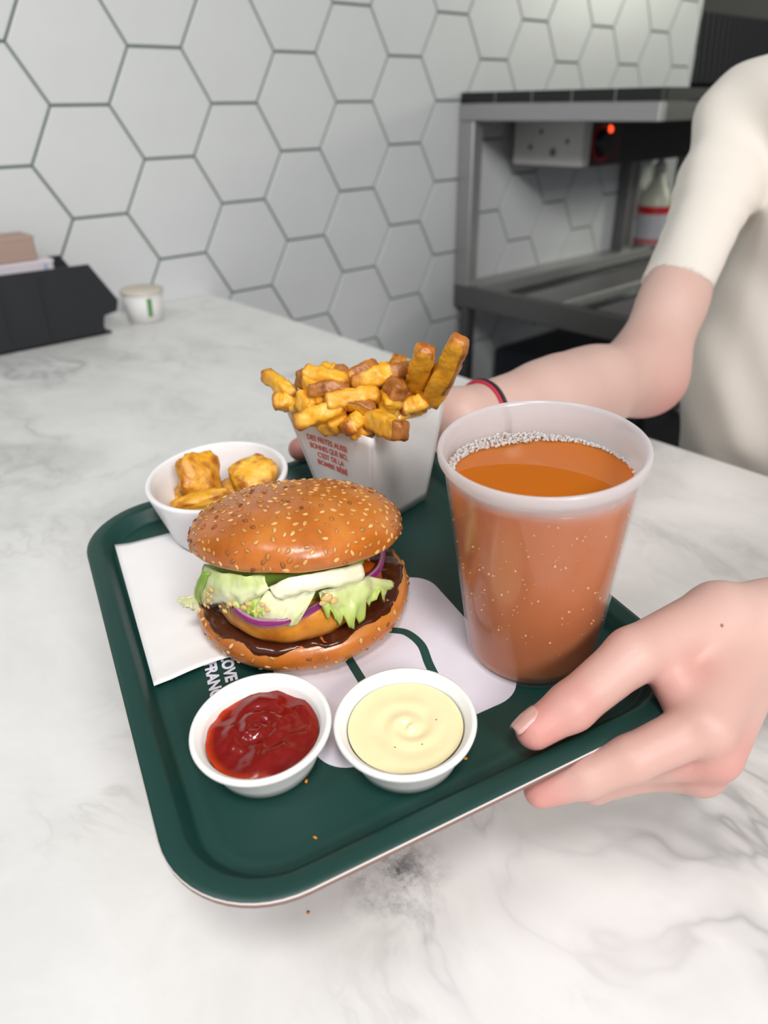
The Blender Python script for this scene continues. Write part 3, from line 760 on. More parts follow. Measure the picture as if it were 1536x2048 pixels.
# lettuce: patches measured as sight line x upright cylinder about the burger's axis
BORG = np.array([BX, BY, .0016])
def cyl(u, v, r):
    d = ray(u, v) @ TE; p = CL - BORG; a = d[0] ** 2 + d[1] ** 2; b_ = 2 * (p[0] * d[0] + p[1] * d[1]); c = p[0] ** 2 + p[1] ** 2 - r * r
    D = b_ * b_ - 4 * a * c
    t = (-b_ - math.sqrt(D)) / (2 * a) if D > 0 else -b_ / (2 * a)
    return p + t * d
def leaf(top, bot, g0, g1, ruf, seed, edge=.0, label=None):
    ns, nt = 40, 16
    A = cr([cyl(*p) for p in top], 12); B = cr([cyl(*p) for p in bot], 12)
    A = np.array(A); B = np.array(B)
    rs = lambda P, s: np.array([np.interp(s * (len(P) - 1), range(len(P)), P[:, k]) for k in range(3)])
    V = []; G = []; F = []
    for j in range(nt):
        t = j / (nt - 1)
        for i in range(ns):
            s = i / (ns - 1); p = rs(A, s) * (1 - t) + rs(B, s) * t
            out = np.array([p[0], p[1], 0]); out /= np.linalg.norm(out)
            p = p + out * (ruf * (fbm((s * 5, t * 1.6, seed), 1.0, 3, seed) + .55 * math.sin(s * 26 + seed + 2 * t) * t * t) + .0022 * math.sin(math.pi * t)) 
            p[2] += edge * t ** 3 * (math.sin(s * 37 + seed) + .6 * math.sin(s * 71 + 2 * seed)) * .0012
            V.append(p); G.append(g0 + (g1 - g0) * t + .12 * fbm((s * 3, t * 2, seed), 1., 2))
    for j in range(nt - 1):
        for i in range(ns - 1): F.append((j * ns + i, (j + 1) * ns + i, (j + 1) * ns + i + 1, j * ns + i + 1))
    o = MB().add(V, F).build('lettuce_leaf', LEAF, bg); A_ = o.data.attributes.new('green', 'FLOAT', 'POINT'); A_.data.foreach_set('value', G)
    md = o.modifiers.new('t', 'SOLIDIFY'); md.thickness = .0007; md.offset = 0
    if label: o['label'] = label
    return o
leaf([(408, 1128, .040), (480, 1140, .040), (570, 1146, .040), (660, 1136, .040), (735, 1118, .040)], [(412, 1190, .046), (480, 1205, .046), (570, 1205, .046), (660, 1195, .046), (735, 1165, .044)], .85, .6, .0016, 11, 1)
leaf([(410, 1132, .049), (445, 1145, .050), (486, 1150, .051), (530, 1152, .051)], [(402, 1207, .051), (452, 1207, .053), (489, 1206, .054), (541, 1176, .053)], .48, .22, .0016, 2, 0)
leaf([(455, 1192, .051), (490, 1198, .053), (530, 1188, .053)], [(460, 1216, .053), (498, 1234, .0555), (528, 1228, .055)], .55, .75, .0022, 5, 2)
leaf([(532, 1180, .053), (582, 1192, .055), (634, 1170, .054)], [(500, 1238, .056), (548, 1247, .0575), (592, 1252, .0575)], .20, .34, .0010, 21, 0, 'white folded lettuce rib')
leaf([(538, 1176, .054), (577, 1156, .054), (645, 1144, .053), (722, 1126, .052)], [(566, 1198, .056), (604, 1185, .057), (662, 1175, .056), (724, 1160, .054)], .05, .12, .0008, 31, 0, 'broad white lettuce rib')
leaf([(636, 1182, .052), (680, 1172, .053), (729, 1156, .053), (778, 1160, .053)], [(644, 1214, .055), (683, 1244, .056), (716, 1240, .056), (748, 1196, .055), (783, 1190, .056)], .35, .7, .0024, 41, 3)
leaf([(356, 1196, .060), (376, 1194, .056), (402, 1186, .051)], [(368, 1210, .060), (382, 1216, .057), (404, 1224, .053)], .35, .2, .0016, 51, 1)
leaf([(404, 1146, .053), (410, 1144, .052), (420, 1146, .051)], [(398, 1202, .054), (403, 1208, .053), (412, 1210, .052)], .9, .7, .0008, 61, 0)
beads = [(416 + 7 * math.sin(i * 2.1), 1176 + i * 4.2, .0545 + .0008 * math.sin(i * 3.3), .0007 + .0006 * abs(math.sin(i * 1.7))) for i in range(10)] + [(440 + i * 9.5, 1213 + 9 * math.sin(i * 1.9) + i * .6, .0562 + .0012 * (i > 4), .0007 + .0007 * abs(math.sin(i * 2.3))) for i in range(11)]
for (u, v, r, q) in beads + [(654, 1196, .0565, .0024), (668, 1202, .0568, .0017), (646, 1206, .0566, .0014), (600, 1226, .0582, .0009)]:
    pb = cyl(u, v, r); V, F = blob_mesh(q * 1.25, q * .55, q, .22, 1.6, u * .1, 18)
    MB().add(V, F).build('dressing_drop', DRESS, bg, T3(*pb) @ Rz(math.atan2(pb[1], pb[0]) + math.pi / 2))
p = cyl(737, 1146, .043)
MB().box(-.0045, .0045, -.006, .006, -.007, .005, .0015).build('orange_vegetable_slice', CARROT, bg, T3(*p) @ Rz(.5))

# ------------------------------------------------------------------ box of fries
FX, FY = .0600, .0830
fb = thing('fries_box', 'white paper box with red lettering full of fries at back of tray', 'box', TM @ T3(FX, FY, .0006))
def qcorner(s, z, ang, k): a = ang + k * math.pi / 2; return np.array([s * math.cos(a), s * math.sin(a), z])
A0, A1 = math.radians(-27), math.radians(-20); HB = .078
def boxpt(k, t): return qcorner(.0345 + (.051 - .0345) * t, HB * t, A0 + (A1 - A0) * t, k)      # k may be fractional between corners
# corners: k=0 right, 1 back, 2 left, 3 near
def panel_pt(k, s, t):                      # panel from corner k to corner k+1
    a = boxpt(k, t); b = boxpt(k + 1, t); p = a * (1 - s) + b * s
    c = boxpt(0, t) + boxpt(2, t); c = c / 2; out = p - c; out[2] = 0
    bow = -.0025 * math.sin(math.pi * s) * t ** 2            # panels curve in towards the rim
    return p + out / np.linalg.norm(out) * bow
def rim(k, s):
    base = {3: .965, 0: .98, 1: .99, 2: .965}[k]
    hgt = {0: 1.03, 1: 1.02, 2: 1.0, 3: .935}
    a, b = hgt[k], hgt[(k + 1) % 4]
    return a * (1 - s) + b * s - {0: .03, 1: .03, 2: .035, 3: -.005}[k] * math.sin(math.pi * s)
for k in range(4):
    V = []; F = []; ns, nt = 17, 12
    for j in range(nt):
        for i in range(ns):
            s = i / (ns - 1); V.append(panel_pt(k, s, j / (nt - 1) * rim(k, s)))
    for j in range(nt - 1):
        for i in range(ns - 1): F.append((j * ns + i, j * ns + i + 1, (j + 1) * ns + i + 1, (j + 1) * ns + i))
    o = MB().add(V, F).build('side_panel', CARD, fb); md = o.modifiers.new('t', 'SOLIDIFY'); md.thickness = .0005; md.offset = -1
b0 = [boxpt(k, 0.0) for k in range(4)]
MB().add([tuple(p * .985) for p in b0] + [tuple(p * .985 + np.array([0, 0, .0006])) for p in b0], [(3, 2, 1, 0), (4, 5, 6, 7), (0, 1, 5, 4), (1, 2, 6, 5), (2, 3, 7, 6), (3, 0, 4, 7)]).build('base_panel', CARD, fb, smooth=False)
# red print on the left panel (from left corner k=2 to near corner k=3)
REDP = plain('red_print', lin(226, 92, 78), .6)
def on_panel(obj):                          # wrap a flat mesh (x along, y up, metres) on panel 2
    for v in obj.data.vertices:
        x, y, z = v.co; t = y / HB; wid = .0488 + (.0721 - .0488) * t
        p = panel_pt(2, min(max(x / wid + .5, 0), 1), t); c = (boxpt(0, t) + boxpt(2, t)) / 2
        a = panel_pt(2, .45, t); b = panel_pt(2, .55, t); d = b - a; nrm = np.array([d[1], -d[0], 0]); nrm /= np.linalg.norm(nrm)
        v.co = p + nrm * (.0003 + z)
for i, line in enumerate(('DES FRITES AUSSI', 'BONNES QUE BIO,', "C'EST DE LA", 'BOMBE B\u00c9B\u00c9')):
    o = text(line, .0056, Matrix.Identity(4), REDP, fb, 'printed_line', ext=0., off=.00012)
    xs = [v.co.x for v in o.data.vertices]; wd = max(xs) - min(xs); f = (.0345, .0330, .0235, .0270)[i] / wd
    for v in o.data.vertices: v.co.x = (v.co.x - min(xs) - wd / 2) * f - .0055 + i * .0004; v.co.y = v.co.y * 1.0 + .0555 - i * .0060
    on_panel(o)
V = [(-.0030, .0240, 0), (.0035, .0215, 0), (-.0018, .0165, 0)]
o = MB().add(V, [(0, 2, 1)]).build('printed_arrow', REDP, fb, smooth=False); on_panel(o)

def fry(label, a, b, thick, bend=(0, 0, .0), t0=.2, t1=.2, skin=0., seed=0, flat=.85):
    A, B = at(*a), at(*b); L = np.linalg.norm(B - A); mid_ = (A + B) / 2; ez = (B - A) / L
    ey = np.array([.3, -.8, .6]); ey = ey - ey.dot(ez) * ez; ey /= np.linalg.norm(ey); ex = np.cross(ey, ez)
    n, mm = 24, 20; V = []; TO_ = []; SK = []
    for j in range(n + 1):
        s = j / n; e = min(s, 1 - s); taper = (min(1, e / .05)) ** .4 if e < .05 else 1
        taper = max(taper, .55); taper *= 1 - .25 * abs(s - .45)
        cx = bend[0] * 4 * s * (1 - s) + .0008 * fbm((s * 2, seed, 0), 1, 2); cy = bend[1] * 4 * s * (1 - s) + .0008 * fbm((s * 2, seed, 5), 1, 2)
        for i in range(mm):
            an = 2 * math.pi * i / mm + .157; c, d = math.cos(an), math.sin(an); k = (abs(c) ** 9 + abs(d) ** 9) ** (-1 / 9)
            rr = thick * .72 * taper * k * (1 + .24 * fbm((c, d, s * 3.4), 1.2, 3, seed) + .09 * fbm((c * k, d * k, s * 9), 1.6, 3, seed + 7))
            V.append((cx + c * rr * flat, cy + d * rr, (s - .5) * L))
            edge = max(0, (k - 1.06)) * 1.9
            TO_.append(max(0, 1 - s / max(t0, .01)) * .7 + max(0, 1 - (1 - s) / max(t1, .01)) * .7 + edge * .45)
            SK.append(1.0 if (skin and d > .55 and s > 1 - skin) or (skin < 0 and s > 1 + skin) else 0.)
    F = [(j * mm + i, j * mm + (i + 1) % mm, (j + 1) * mm + (i + 1) % mm, (j + 1) * mm + i) for j in range(n) for i in range(mm)]
    F += [tuple(range(mm))[::-1], tuple(n * mm + i for i in range(mm))]
    me = mesh('french_fry', V, F)
    me.attributes.new('toast', 'FLOAT', 'POINT').data.foreach_set('value', TO_); me.attributes.new('skin', 'FLOAT', 'POINT').data.foreach_set('value', SK)
    o = link('french_fry', me, FRY, None, TM @ basis(mid_, ex, ey, ez))
    return tag(o, label, 'french fry', 'fries in the white box')
f_ = fry
f_('tallest fry of the box, skin-edged, standing at the right corner', (860, 806, .080), (921, 676, .130), .0088, (.0, .0005, 0), .1, .15, .75, 1)
f_('broad flat-topped fry standing second tallest, left of the tallest fry', (826, 790, .082), (853, 695, .122), .0092, (0, 0, 0), .1, .12, 0, 2, .8)
f_('fry with thick skin-capped end rising at the front centre of the heap', (765, 824, .079), (800, 760, .099), .0090, (0, .0008, 0), .1, .3, -.45, 3)
f_('blunt fry hanging over the front rim with a dark skin end', (728, 836, .080), (810, 866, .0835), .0086, (0, .0008, 0), .15, .1, -.16, 4)
f_('pointed fry sticking out at the far left of the heap', (592, 795, .086), (528, 748, .094), .0066, (0, .0008, 0), .1, .5, 0, 5)
f_('long curved fry across the top centre of the heap', (700, 772, .094), (832, 738, .098), .0088, (0, .0030, 0), .4, .25, .4, 6)
f_('pale thick fry lying across the middle of the heap', (650, 808, .090), (760, 788, .092), .0088, (0, .001, 0), .1, .1, 0, 7)
f_('yellow tapering fry lying along the front left rim', (588, 848, .0795), (690, 812, .088), .0086, (0, .001, 0), .35, .1, 0, 8)
f_('thin brown fry curling above the front left fry', (680, 802, .090), (750, 824, .086), .0062, (0, .0018, 0), .6, .6, .9, 9)
f_('short crisp brown fry at the front rim beside the hanging fry', (690, 862, .077), (726, 826, .082), .0080, (0, .001, 0), .6, .4, 0, 10)
f_('fry with rough skin end at upper left of heap', (650, 790, .092), (598, 750, .099), .0082, (0, 0, 0), .1, .3, -.35, 11)
f_('yellow fry lying at the upper left top of the heap', (606, 748, .101), (698, 766, .098), .0076, (0, .001, 0), .15, .15, 0, 12)
f_('small yellow fry behind the upper left top fries', (640, 742, .098), (700, 754, .096), .0070, (0, .001, 0), .1, .3, .5, 13)
f_('skin-backed fry at the back centre of the heap', (690, 760, .095), (756, 734, .098), .0086, (0, .002, 0), .4, .3, .8, 14)
f_('dark skinned fry arching over the left middle', (616, 786, .094), (700, 776, .095), .0066, (0, .0026, 0), .5, .5, 1, 15)
f_('stubby fry with browned edges at the lower left rim', (545, 806, .083), (604, 800, .083), .0080, (0, .0006, 0), .35, .1, 0, 16)
f_('yellow fry pointing down at the left middle rim', (604, 790, .089), (626, 832, .082), .0078, (0, 0, 0), .1, .2, 0, 17)
f_('fry tip poking up at the back centre right', (800, 760, .086), (797, 716, .104), .0070, (0, 0, 0), .1, .2, 0, 18)
f_('rounded brown skinned fry between the two tall fries and the skin-capped fry', (826, 752, .096), (850, 795, .084), .0078, (0, .0016, 0), .3, .3, .9, 19)
f_('yellow fry lying along the right rim', (800, 818, .080), (862, 800, .082), .0080, (0, .0008, 0), .2, .2, 0, 20)
f_('fry buried behind the skin-capped fry', (740, 790, .086), (800, 778, .088), .0078, (0, .001, 0), .1, .1, 0, 21)
f_('fry partly buried in the centre of the heap', (660, 790, .084), (740, 806, .082), .0080, (0, .001, 0), .1, .2, 0, 22)
f_('deep fry between the left rim fries', (580, 812, .080), (660, 820, .079), .0080, (0, .001, 0), .1, .1, 0, 23)
f_('deep fry under the right rim fry', (770, 835, .074), (850, 812, .076), .0080, (0, .001, 0), .3, .2, .5, 24)
f_('yellow fry wedged behind the front rim under the hanging fry', (700, 868, .070), (762, 842, .078), .0088, (0, .0005, 0), .2, .2, 0, 26)
f_('fry lying across the back of the heap behind the long curved fry', (720, 752, .096), (800, 738, .092), .0080, (0, .0008, 0), .2, .2, 0, 27)
f_('fry standing between the skin-capped fry and the right rim', (800, 812, .076), (822, 768, .090), .0084, (0, .0008, 0), .2, .3, .4, 28)
f_('fry bridging the left middle of the heap', (618, 800, .088), (682, 790, .090), .0084, (0, .0008, 0), .2, .2, 0, 29)
f_('broken fry piece low at the front rim, below the thin brown fry', (640, 850, .074), (700, 846, .078), .0084, (0, .0008, 0), .2, .2, 0, 30)
f_('deep fry under the front centre fries', (640, 838, .076), (740, 830, .074), .0085, (0, .001, 0), .2, .2, 0, 25)

# ------------------------------------------------------------------ cup of amber drink
CXY = (.0706, -.0821); CH, CRB, CRT = .1148, .0320, .0451
cp = thing('drink_cup', 'tall frosted plastic cup of amber sparkling drink at right of tray', 'cup', TM @ T3(*CXY, .0004))
def cr_(z): return CRB + (.0432 - CRB) * z / CH
wall_prof = [(0, .0016), (CRB - .004, .0016), (CRB - .0028, .0003), (CRB - .0012, 0), (CRB, .0014)]
for i in range(1, 22): z = .0014 + (CH - .0085 - .0014) * i / 21; wall_prof.append((cr_(z), z))
wall_prof += [(.0440, CH - .0065), (.0450, CH - .0045), (.04515, CH - .0022), (.0448, CH - .0006), (.0440, CH), (.0430, CH - .0004), (.0424, CH - .0020)]
for i in range(22): z = (CH - .0065) + (.0026 - CH + .0065) * i / 21; wall_prof.append((cr_(z) - .0009, z))
wall_prof += [(0, .0026)]
# level liquid surface inside the tilted cup
up = np.array([0, 0, 1.]) @ TE; LVL = CH - .0135
def surf_z(x, y): return LVL - (up[0] * x + up[1] * y) / up[2]
o = MB().lathe(wall_prof, 96, False, False).build('cup_wall', FROST, cp)      # wetted frosting clears, the dry band above the drink stays milky
o.data.attributes.new('dry', 'FLOAT', 'POINT').data.foreach_set('value', [.06 + .48 * min(1, max(0, (v.co.z - surf_z(v.co.x, v.co.y) + .003) / .006)) + .14 * (v.co.z > CH - .0075) for v in o.data.vertices])
n = 96; V = []; F = []
RG = .0013
for i in range(28):
    t = i / 27
    for k in range(n):
        a = 2 * math.pi * k / n; c, s = math.cos(a), math.sin(a)
        zt = LVL
        for _ in range(4): zt = surf_z((cr_(zt) - RG) * c, (cr_(zt) - RG) * s)
        z = .0032 + (zt - .0032) * t; V.append(((cr_(z) - RG) * c, (cr_(z) - RG) * s, z))
for j in range(27):
    for k in range(n): q = (k + 1) % n; F.append((j * n + k, j * n + q, (j + 1) * n + q, (j + 1) * n + k))
F.append(tuple(range(n))[::-1])
top0 = 27 * n
for f in (.97, .6, .25):
    for k in range(n):
        v = V[top0 + k]; V.append((v[0] * f, v[1] * f, surf_z(v[0] * f, v[1] * f) - .0003 * (f < .98)))
for j in range(27, 30):
    for k in range(n): q = (k + 1) % n; F.append((j * n + k, j * n + q, (j + 1) * n + q, (j + 1) * n + k))
F.append(tuple(30 * n + k for k in range(n)))
MB().add(V, F).build('amber_drink', DRINK, cp)
# foam bubbles hugging the back and left of the wall
def ico(r, c, V0=[(0, 0, 1), (.894, 0, .447), (.276, .851, .447), (-.724, .526, .447), (-.724, -.526, .447), (.276, -.851, .447), (.724, .526, -.447), (-.276, .851, -.447), (-.894, 0, -.447), (-.276, -.851, -.447), (.724, -.526, -.447), (0, 0, -1)]):
    return [(c[0] + r * v[0], c[1] + r * v[1], c[2] + r * v[2]) for v in V0]
IF = [(0, 1, 2), (0, 2, 3), (0, 3, 4), (0, 4, 5), (0, 5, 1), (1, 6, 2), (2, 7, 3), (3, 8, 4), (4, 9, 5), (5, 10, 1), (6, 7, 2), (7, 8, 3), (8, 9, 4), (9, 10, 5), (10, 6, 1), (11, 7, 6), (11, 8, 7), (11, 9, 8), (11, 10, 9), (11, 6, 10)]
fm = MB(); viewdir = np.array([CL[0] - CXY[0], CL[1] - CXY[1]]); va = math.atan2(viewdir[1], viewdir[0])
for i in range(1000):
    a = va + math.pi + rng.normal(.5, .85); dlt = (a - (va + math.pi) - .5)
    wd = .0105 * math.exp(-(dlt / .80) ** 2) + .0012
    rr_ = cr_(LVL) - RG - .0004 - wd * rng.random() ** 1.3; r = .00032 + .0009 * rng.random() ** 2
    x, y = rr_ * math.cos(a), rr_ * math.sin(a); fm.add(ico(r, (x, y, surf_z(x, y) + r * .35 + .0012 * rng.random() * math.exp(-(dlt / .7) ** 2))), IF)
tag(fm.build('foam', BUBBLE, cp), kind='stuff')
sp = MB()
for i in range(120):
    a = va + rng.normal(0, .8); z = .030 + .065 * rng.random() if rng.random() < .8 else .02 + .08 * rng.random(); r = .00035 + .0006 * rng.random() ** 2
    rr_ = cr_(z) - RG + .0002; x, y = rr_ * math.cos(a), rr_ * math.sin(a); sp.add(ico(r * .8, (x, y, z)), IF)
tag(sp.build('clinging_bubbles', plain('pale_bubble', lin(222, 164, 104), .4), cp), kind='stuff')

# ------------------------------------------------------------------ the person: one continuous skin surface grown from tapered bones
class SDF:
    def __init__(s): s.groups = []
    def group(s, k, kout, *cones): s.groups.append((k, kout, [tuple(np.array(c[i], float) if i < 2 else float(c[i]) for i in range(4)) for c in cones]))
    @staticmethod
    def cone(P, a, b, r1, r2):
        ba = b - a; l2 = ba @ ba
        if l2 < 1e-12: return np.linalg.norm(P - a, axis=1) - max(r1, r2)
        rr = r1 - r2; a2 = l2 - rr * rr; il2 = 1 / l2
        if a2 <= 0: return np.minimum(np.linalg.norm(P - a, axis=1) - r1, np.linalg.norm(P - b, axis=1) - r2)
        pa = P - a; y = pa @ ba; z = y - l2
        x2 = ((pa * l2 - np.outer(y, ba)) ** 2).sum(1); y2 = y * y * l2; z2 = z * z * l2
        k = np.sign(rr) * rr * rr * x2
        d = (np.sqrt(x2 * a2 * il2) + y * rr) * il2 - r1
        m1 = np.sign(z) * a2 * z2 > k; m2 = np.sign(y) * a2 * y2 < k
        d = np.where(m2, np.sqrt(x2 + y2) * il2 - r1, d); d = np.where(m1, np.sqrt(x2 + z2) * il2 - r2, d)
        return d
    @staticmethod
    def smin(a, b, k):
        h = np.maximum(k - np.abs(a - b), 0) / k
        return np.minimum(a, b) - h * h * h * k / 6
    def __call__(s, P, cen=None, rad=None):
        tot = None
        for k, kout, cones in s.groups:
            g = None
            for (a, b, r1, r2) in cones:
                if cen is not None:
                    ba = b - a; t = np.clip(((cen - a) @ ba) / max(ba @ ba, 1e-12), 0, 1)
                    if np.linalg.norm(cen - a - t * ba) - max(r1, r2) > rad + .03: continue
                d = s.cone(P, a, b, r1, r2); g = d if g is None else s.smin(g, d, k)
            if g is None: continue
            tot = g if tot is None else s.smin(tot, g, kout)
        return np.full(len(P), 1.0) if tot is None else tot

def nets(fn, lo, hi, h, nb=16):
    lo = np.array(lo); N = np.ceil((np.array(hi) - lo) / h / nb).astype(int) * nb
    B = N // nb; size = nb * h; rad = size * .87
    keys = []; verts = []; edges = []
    K = lambda c: (c[:, 0].astype(np.int64) * (N[1] + 2) + c[:, 1]) * (N[2] + 2) + c[:, 2]
    gi = np.stack(np.meshgrid(*[np.arange(nb + 1)] * 3, indexing='ij'), -1)
    for bi in np.ndindex(*B):
        o = np.array(bi) * nb; cen = lo + (o + nb / 2) * h
        dc = fn(cen[None], cen, rad)[0]
        if abs(dc) > rad + .012: continue
        P = lo + (gi + o).reshape(-1, 3) * h
        D = fn(P, cen, rad).reshape(nb + 1, nb + 1, nb + 1); Sg = D < 0
        if Sg.all() or not Sg.any(): continue
        c0 = Sg[:-1, :-1, :-1]; cnt = np.zeros_like(c0, int)
        for dx in (0, 1):
            for dy in (0, 1):
                for dz in (0, 1): cnt += Sg[dx:nb + dx, dy:nb + dy, dz:nb + dz]
        act = np.argwhere((cnt > 0) & (cnt < 8))
        if len(act) == 0: continue
        acc = np.zeros((len(act), 3)); num = np.zeros(len(act))
        cs = [(0, 0, 0), (1, 0, 0), (0, 1, 0), (1, 1, 0), (0, 0, 1), (1, 0, 1), (0, 1, 1), (1, 1, 1)]
        for a in range(8):
            for b in range(a + 1, 8):
                df = np.array(cs[b]) - np.array(cs[a])
                if np.abs(df).sum() != 1: continue
                ia = act + cs[a]; ib = act + cs[b]
                da = D[ia[:, 0], ia[:, 1], ia[:, 2]]; db = D[ib[:, 0], ib[:, 1], ib[:, 2]]
                mk = (da < 0) != (db < 0); t = np.where(mk, da / np.where(mk, da - db, 1), 0)
                acc += mk[:, None] * (np.array(cs[a]) + t[:, None] * df); num += mk
        keys.append(K(act + o)); verts.append(lo + (act + o + acc / num[:, None]) * h)
        for ax in range(3):
            sl0 = [slice(0, nb)] * 3; sl1 = [slice(0, nb)] * 3; sl1[ax] = slice(1, nb + 1)
            A = Sg[tuple(sl0)]; Bq = Sg[tuple(sl1)]; e = np.argwhere(A != Bq)
            if len(e): edges.append((ax, e + o, A[e[:, 0], e[:, 1], e[:, 2]]))
    keys = np.concatenate(keys); verts = np.concatenate(verts); order = np.argsort(keys); ks = keys[order]; verts = verts[order]
    quads = []
    for ax, e, ins in edges:
        u = np.zeros(3, int); v = np.zeros(3, int); u[(ax + 1) % 3] = 1; v[(ax + 2) % 3] = 1
        q = [K(e - u - v), K(e - v), K(e), K(e - u)]
        idx = [np.searchsorted(ks, k) for k in q]; ok = np.ones(len(e), bool)
        for i, k in zip(idx, q): ok &= (i < len(ks)) & (ks[np.minimum(i, len(ks) - 1)] == k)
        Q = np.stack(idx, 1)[ok]; s_ = ins[ok]
        Q[~s_] = Q[~s_][:, ::-1]; quads.append(Q)
    return verts, np.concatenate(quads)
def relax(fn, V, it=2):
    for _ in range(it):
        d = fn(V); e = 4e-4; g = np.stack([fn(V + np.eye(3)[i] * e) - d for i in range(3)], 1) / e
        g /= np.maximum(np.linalg.norm(g, axis=1), 1e-6)[:, None]; V = V - np.clip(d, -.002, .002)[:, None] * g * .9
    return V
def npmesh(name, V, Q):
    me = bpy.data.meshes.new(name); me.vertices.add(len(V)); me.vertices.foreach_set('co', np.asarray(V, np.float32).ravel())
    me.loops.add(Q.size); me.loops.foreach_set('vertex_index', Q.astype(np.int32).ravel()); me.polygons.add(len(Q))
    me.polygons.foreach_set('loop_start', np.arange(0, Q.size, 4, dtype=np.int32)); me.update(calc_edges=True); me.validate()
    me.polygons.foreach_set('use_smooth', np.ones(len(me.polygons), bool)); return me

body = SDF()
def hand(J, mirror, shift, wr_lift):
    def W(p):
        p = np.array(p, float)
        if mirror: p[1] = -p[1]
        return loc2w(p + np.array(shift) + np.array([0, 0, wr_lift * max(0, (p[0] - .06)) / .11]))
    fing = ('index', 'middle', 'ring', 'pinky'); w_ = J['wrist']
    off = {'index': (0, .002, .008), 'middle': (.003, .0, .002), 'ring': (.007, .004, -.002), 'pinky': (.012, .010, -.005)}
    palm = []
    for f in fing:
        a = W(np.array(w_) + off[f]); b = W(J[f][0]); palm.append((a, b, .0125, J[f][4] + .0012))
    palm.append((W(J['thumb'][0]), W(J['index'][0]), .012, .009))
    body.group(.012, .010, *palm)
    t = J['thumb']; rt = J['tr']
    body.group(.006, .010, (W(np.array(w_) + (-.004, .002, .008)), W(t[0]), .0140, rt[0]), (W(t[0]), W(t[1]), rt[0], rt[1]), (W(t[1]), W(t[2]), rt[1], rt[2]), (W(t[2]), W(t[3]), rt[2] * .98, rt[3]), (W(A_(.097, -.140, .0275)), W(A_(.098, -.158, .0135)), .0105, .0105))
    for f in fing:
        p = J[f]; r = p[4]
        body.group(.004, .0035, (W(p[0]), W(p[1]), r, r * .86), (W(p[1]), W(p[2]), r * .86, r * .76), (W(p[2]), W(p[3]), r * .76, r * .64))
    return W
A_ = lambda *v: np.array(v, float)
NEAR = dict(wrist=tuple(at(1528, 1266, .016)),
    thumb=[A_(.136, -.136, .029), A_(.0835, -.137, .0315), A_(.0485, -.1405, .0215), A_(.0305, -.1400, .0165)], tr=(.0165, .0118, .0100, .0082),
    index=[at(1408, 1450, .013), A_(.0630, -.1635, .0040), A_(.0440, -.1580, -.0025), A_(.0270, -.1510, -.0085), .0112],
    middle=[at(1428, 1506, -.003), at(1262, 1524, -.014), A_(.0565, -.1450, -.0190), A_(.0400, -.1360, -.0165), .0112],
    ring=[at(1400, 1540, -.019), at(1298, 1540, -.027), A_(.0620, -.1460, -.0330), A_(.0500, -.1300, -.0260), .0106],
    pinky=[at(1385, 1545, -.034), at(1318, 1530, -.041), A_(.0780, -.1400, -.0455), A_(.0680, -.1280, -.0380), .0092])
WN = hand(NEAR, False, (0, 0, 0), 0.)
FAR = dict(NEAR); wl = (at_depth(930, 846, .55) - TO) @ TE; FAR['wrist'] = (wl[0] - .003, -(wl[1] - .012), wl[2] - .001)
WF = hand(FAR, True, (.003, .012, .001), .0)
wn = WN(NEAR['wrist']); wf = WF(FAR['wrist'])
EN = A_(-.005, -1.405, .110); SN = A_(.245, -1.335, .330)
EF = at_depth(1288, 748, .715); SF = at_depth(1490, 240, .735)
def limb(wr, el, sh, nrm):
    nrm = np.array(nrm, float)
    ax = (el - wr) / np.linalg.norm(el - wr); nrm = nrm - nrm.dot(ax) * ax; nrm /= np.linalg.norm(nrm)
    k = .0095
    g = []
    for s in (-1, 1): g.append((wr + nrm * k * s, wr + ax * .12 + nrm * .003 * s, .0162, .0280))
    g += [(wr + ax * .10, wr + ax * .17, .0270, .0325), (wr + ax * .16, el, .0330, .0365), (el, el * .72 + sh * .28, .0372, .0285), (el * .72 + sh * .28, sh, .0285, .0305)]
    body.group(.03, .016, *g)
limb(wn, EN, SN, TE[:, 2]); limb(wf, EF, SF, (0, .2, 1))
NK = (SF + SN) / 2 + A_(.02, 0, .05)
body.group(.05, .04, (SF, NK, .033, .042), (SN, NK, .033, .042), (NK, NK + A_(-.01, 0, .10), .055, .052), (NK, A_(.33, -1.16, -.10), .08, .10))
lo = np.minimum.reduce([wn, wf, EN, EF, SN, SF, loc2w((.02, -.16, -.06)), A_(-.42, -1.42, -.25)]) - .07
hi = np.maximum.reduce([wn, wf, EN, EF, SN, SF, NK + A_(0, 0, .12), A_(.42, -.9, .4)]) + .12
V, Q = nets(body, lo, hi, .0019)
V = relax(body, V, 2)
me = npmesh('person', V, Q)
# rosier skin at fingertips, knuckles and thumb web
tips = [(WN(NEAR['thumb'][3]), .022), (WN(NEAR['thumb'][2]), .014), (WN(NEAR['index'][3]), .016), (WN(A_(.100, -.146, .016)), .020), (WN(NEAR['middle'][0]), .02), (WF(NEAR['thumb'][3]), .05), (EF + A_(0, -.02, -.04), .05)]
red = np.zeros(len(V))
for c, r in tips: red = np.maximum(red, np.exp(-((V - c) ** 2).sum(1) / (r * r)))
red = np.maximum(red, .30 * np.exp(-((V - WN((.08, -.15, .0))) ** 2).sum(1) / .07 ** 2))
me.attributes.new('red', 'FLOAT', 'POINT').data.foreach_set('value', red.astype(np.float32))
def hit(u, v):
    d = ray(u, v); d /= np.linalg.norm(d); t = .2
    for _ in range(120):
        q = body((CAM + t * d)[None])[0]
        if q < 2e-4: break
        t += q * .8
    return CAM + t * d
SKIN.node_tree.nodes['mole'].inputs[1].default_value = tuple(hit(1444, 1251))
ps = link('person', me, SKIN)
tag(ps, 'person in a cream t-shirt holding the tray with both hands', 'person')
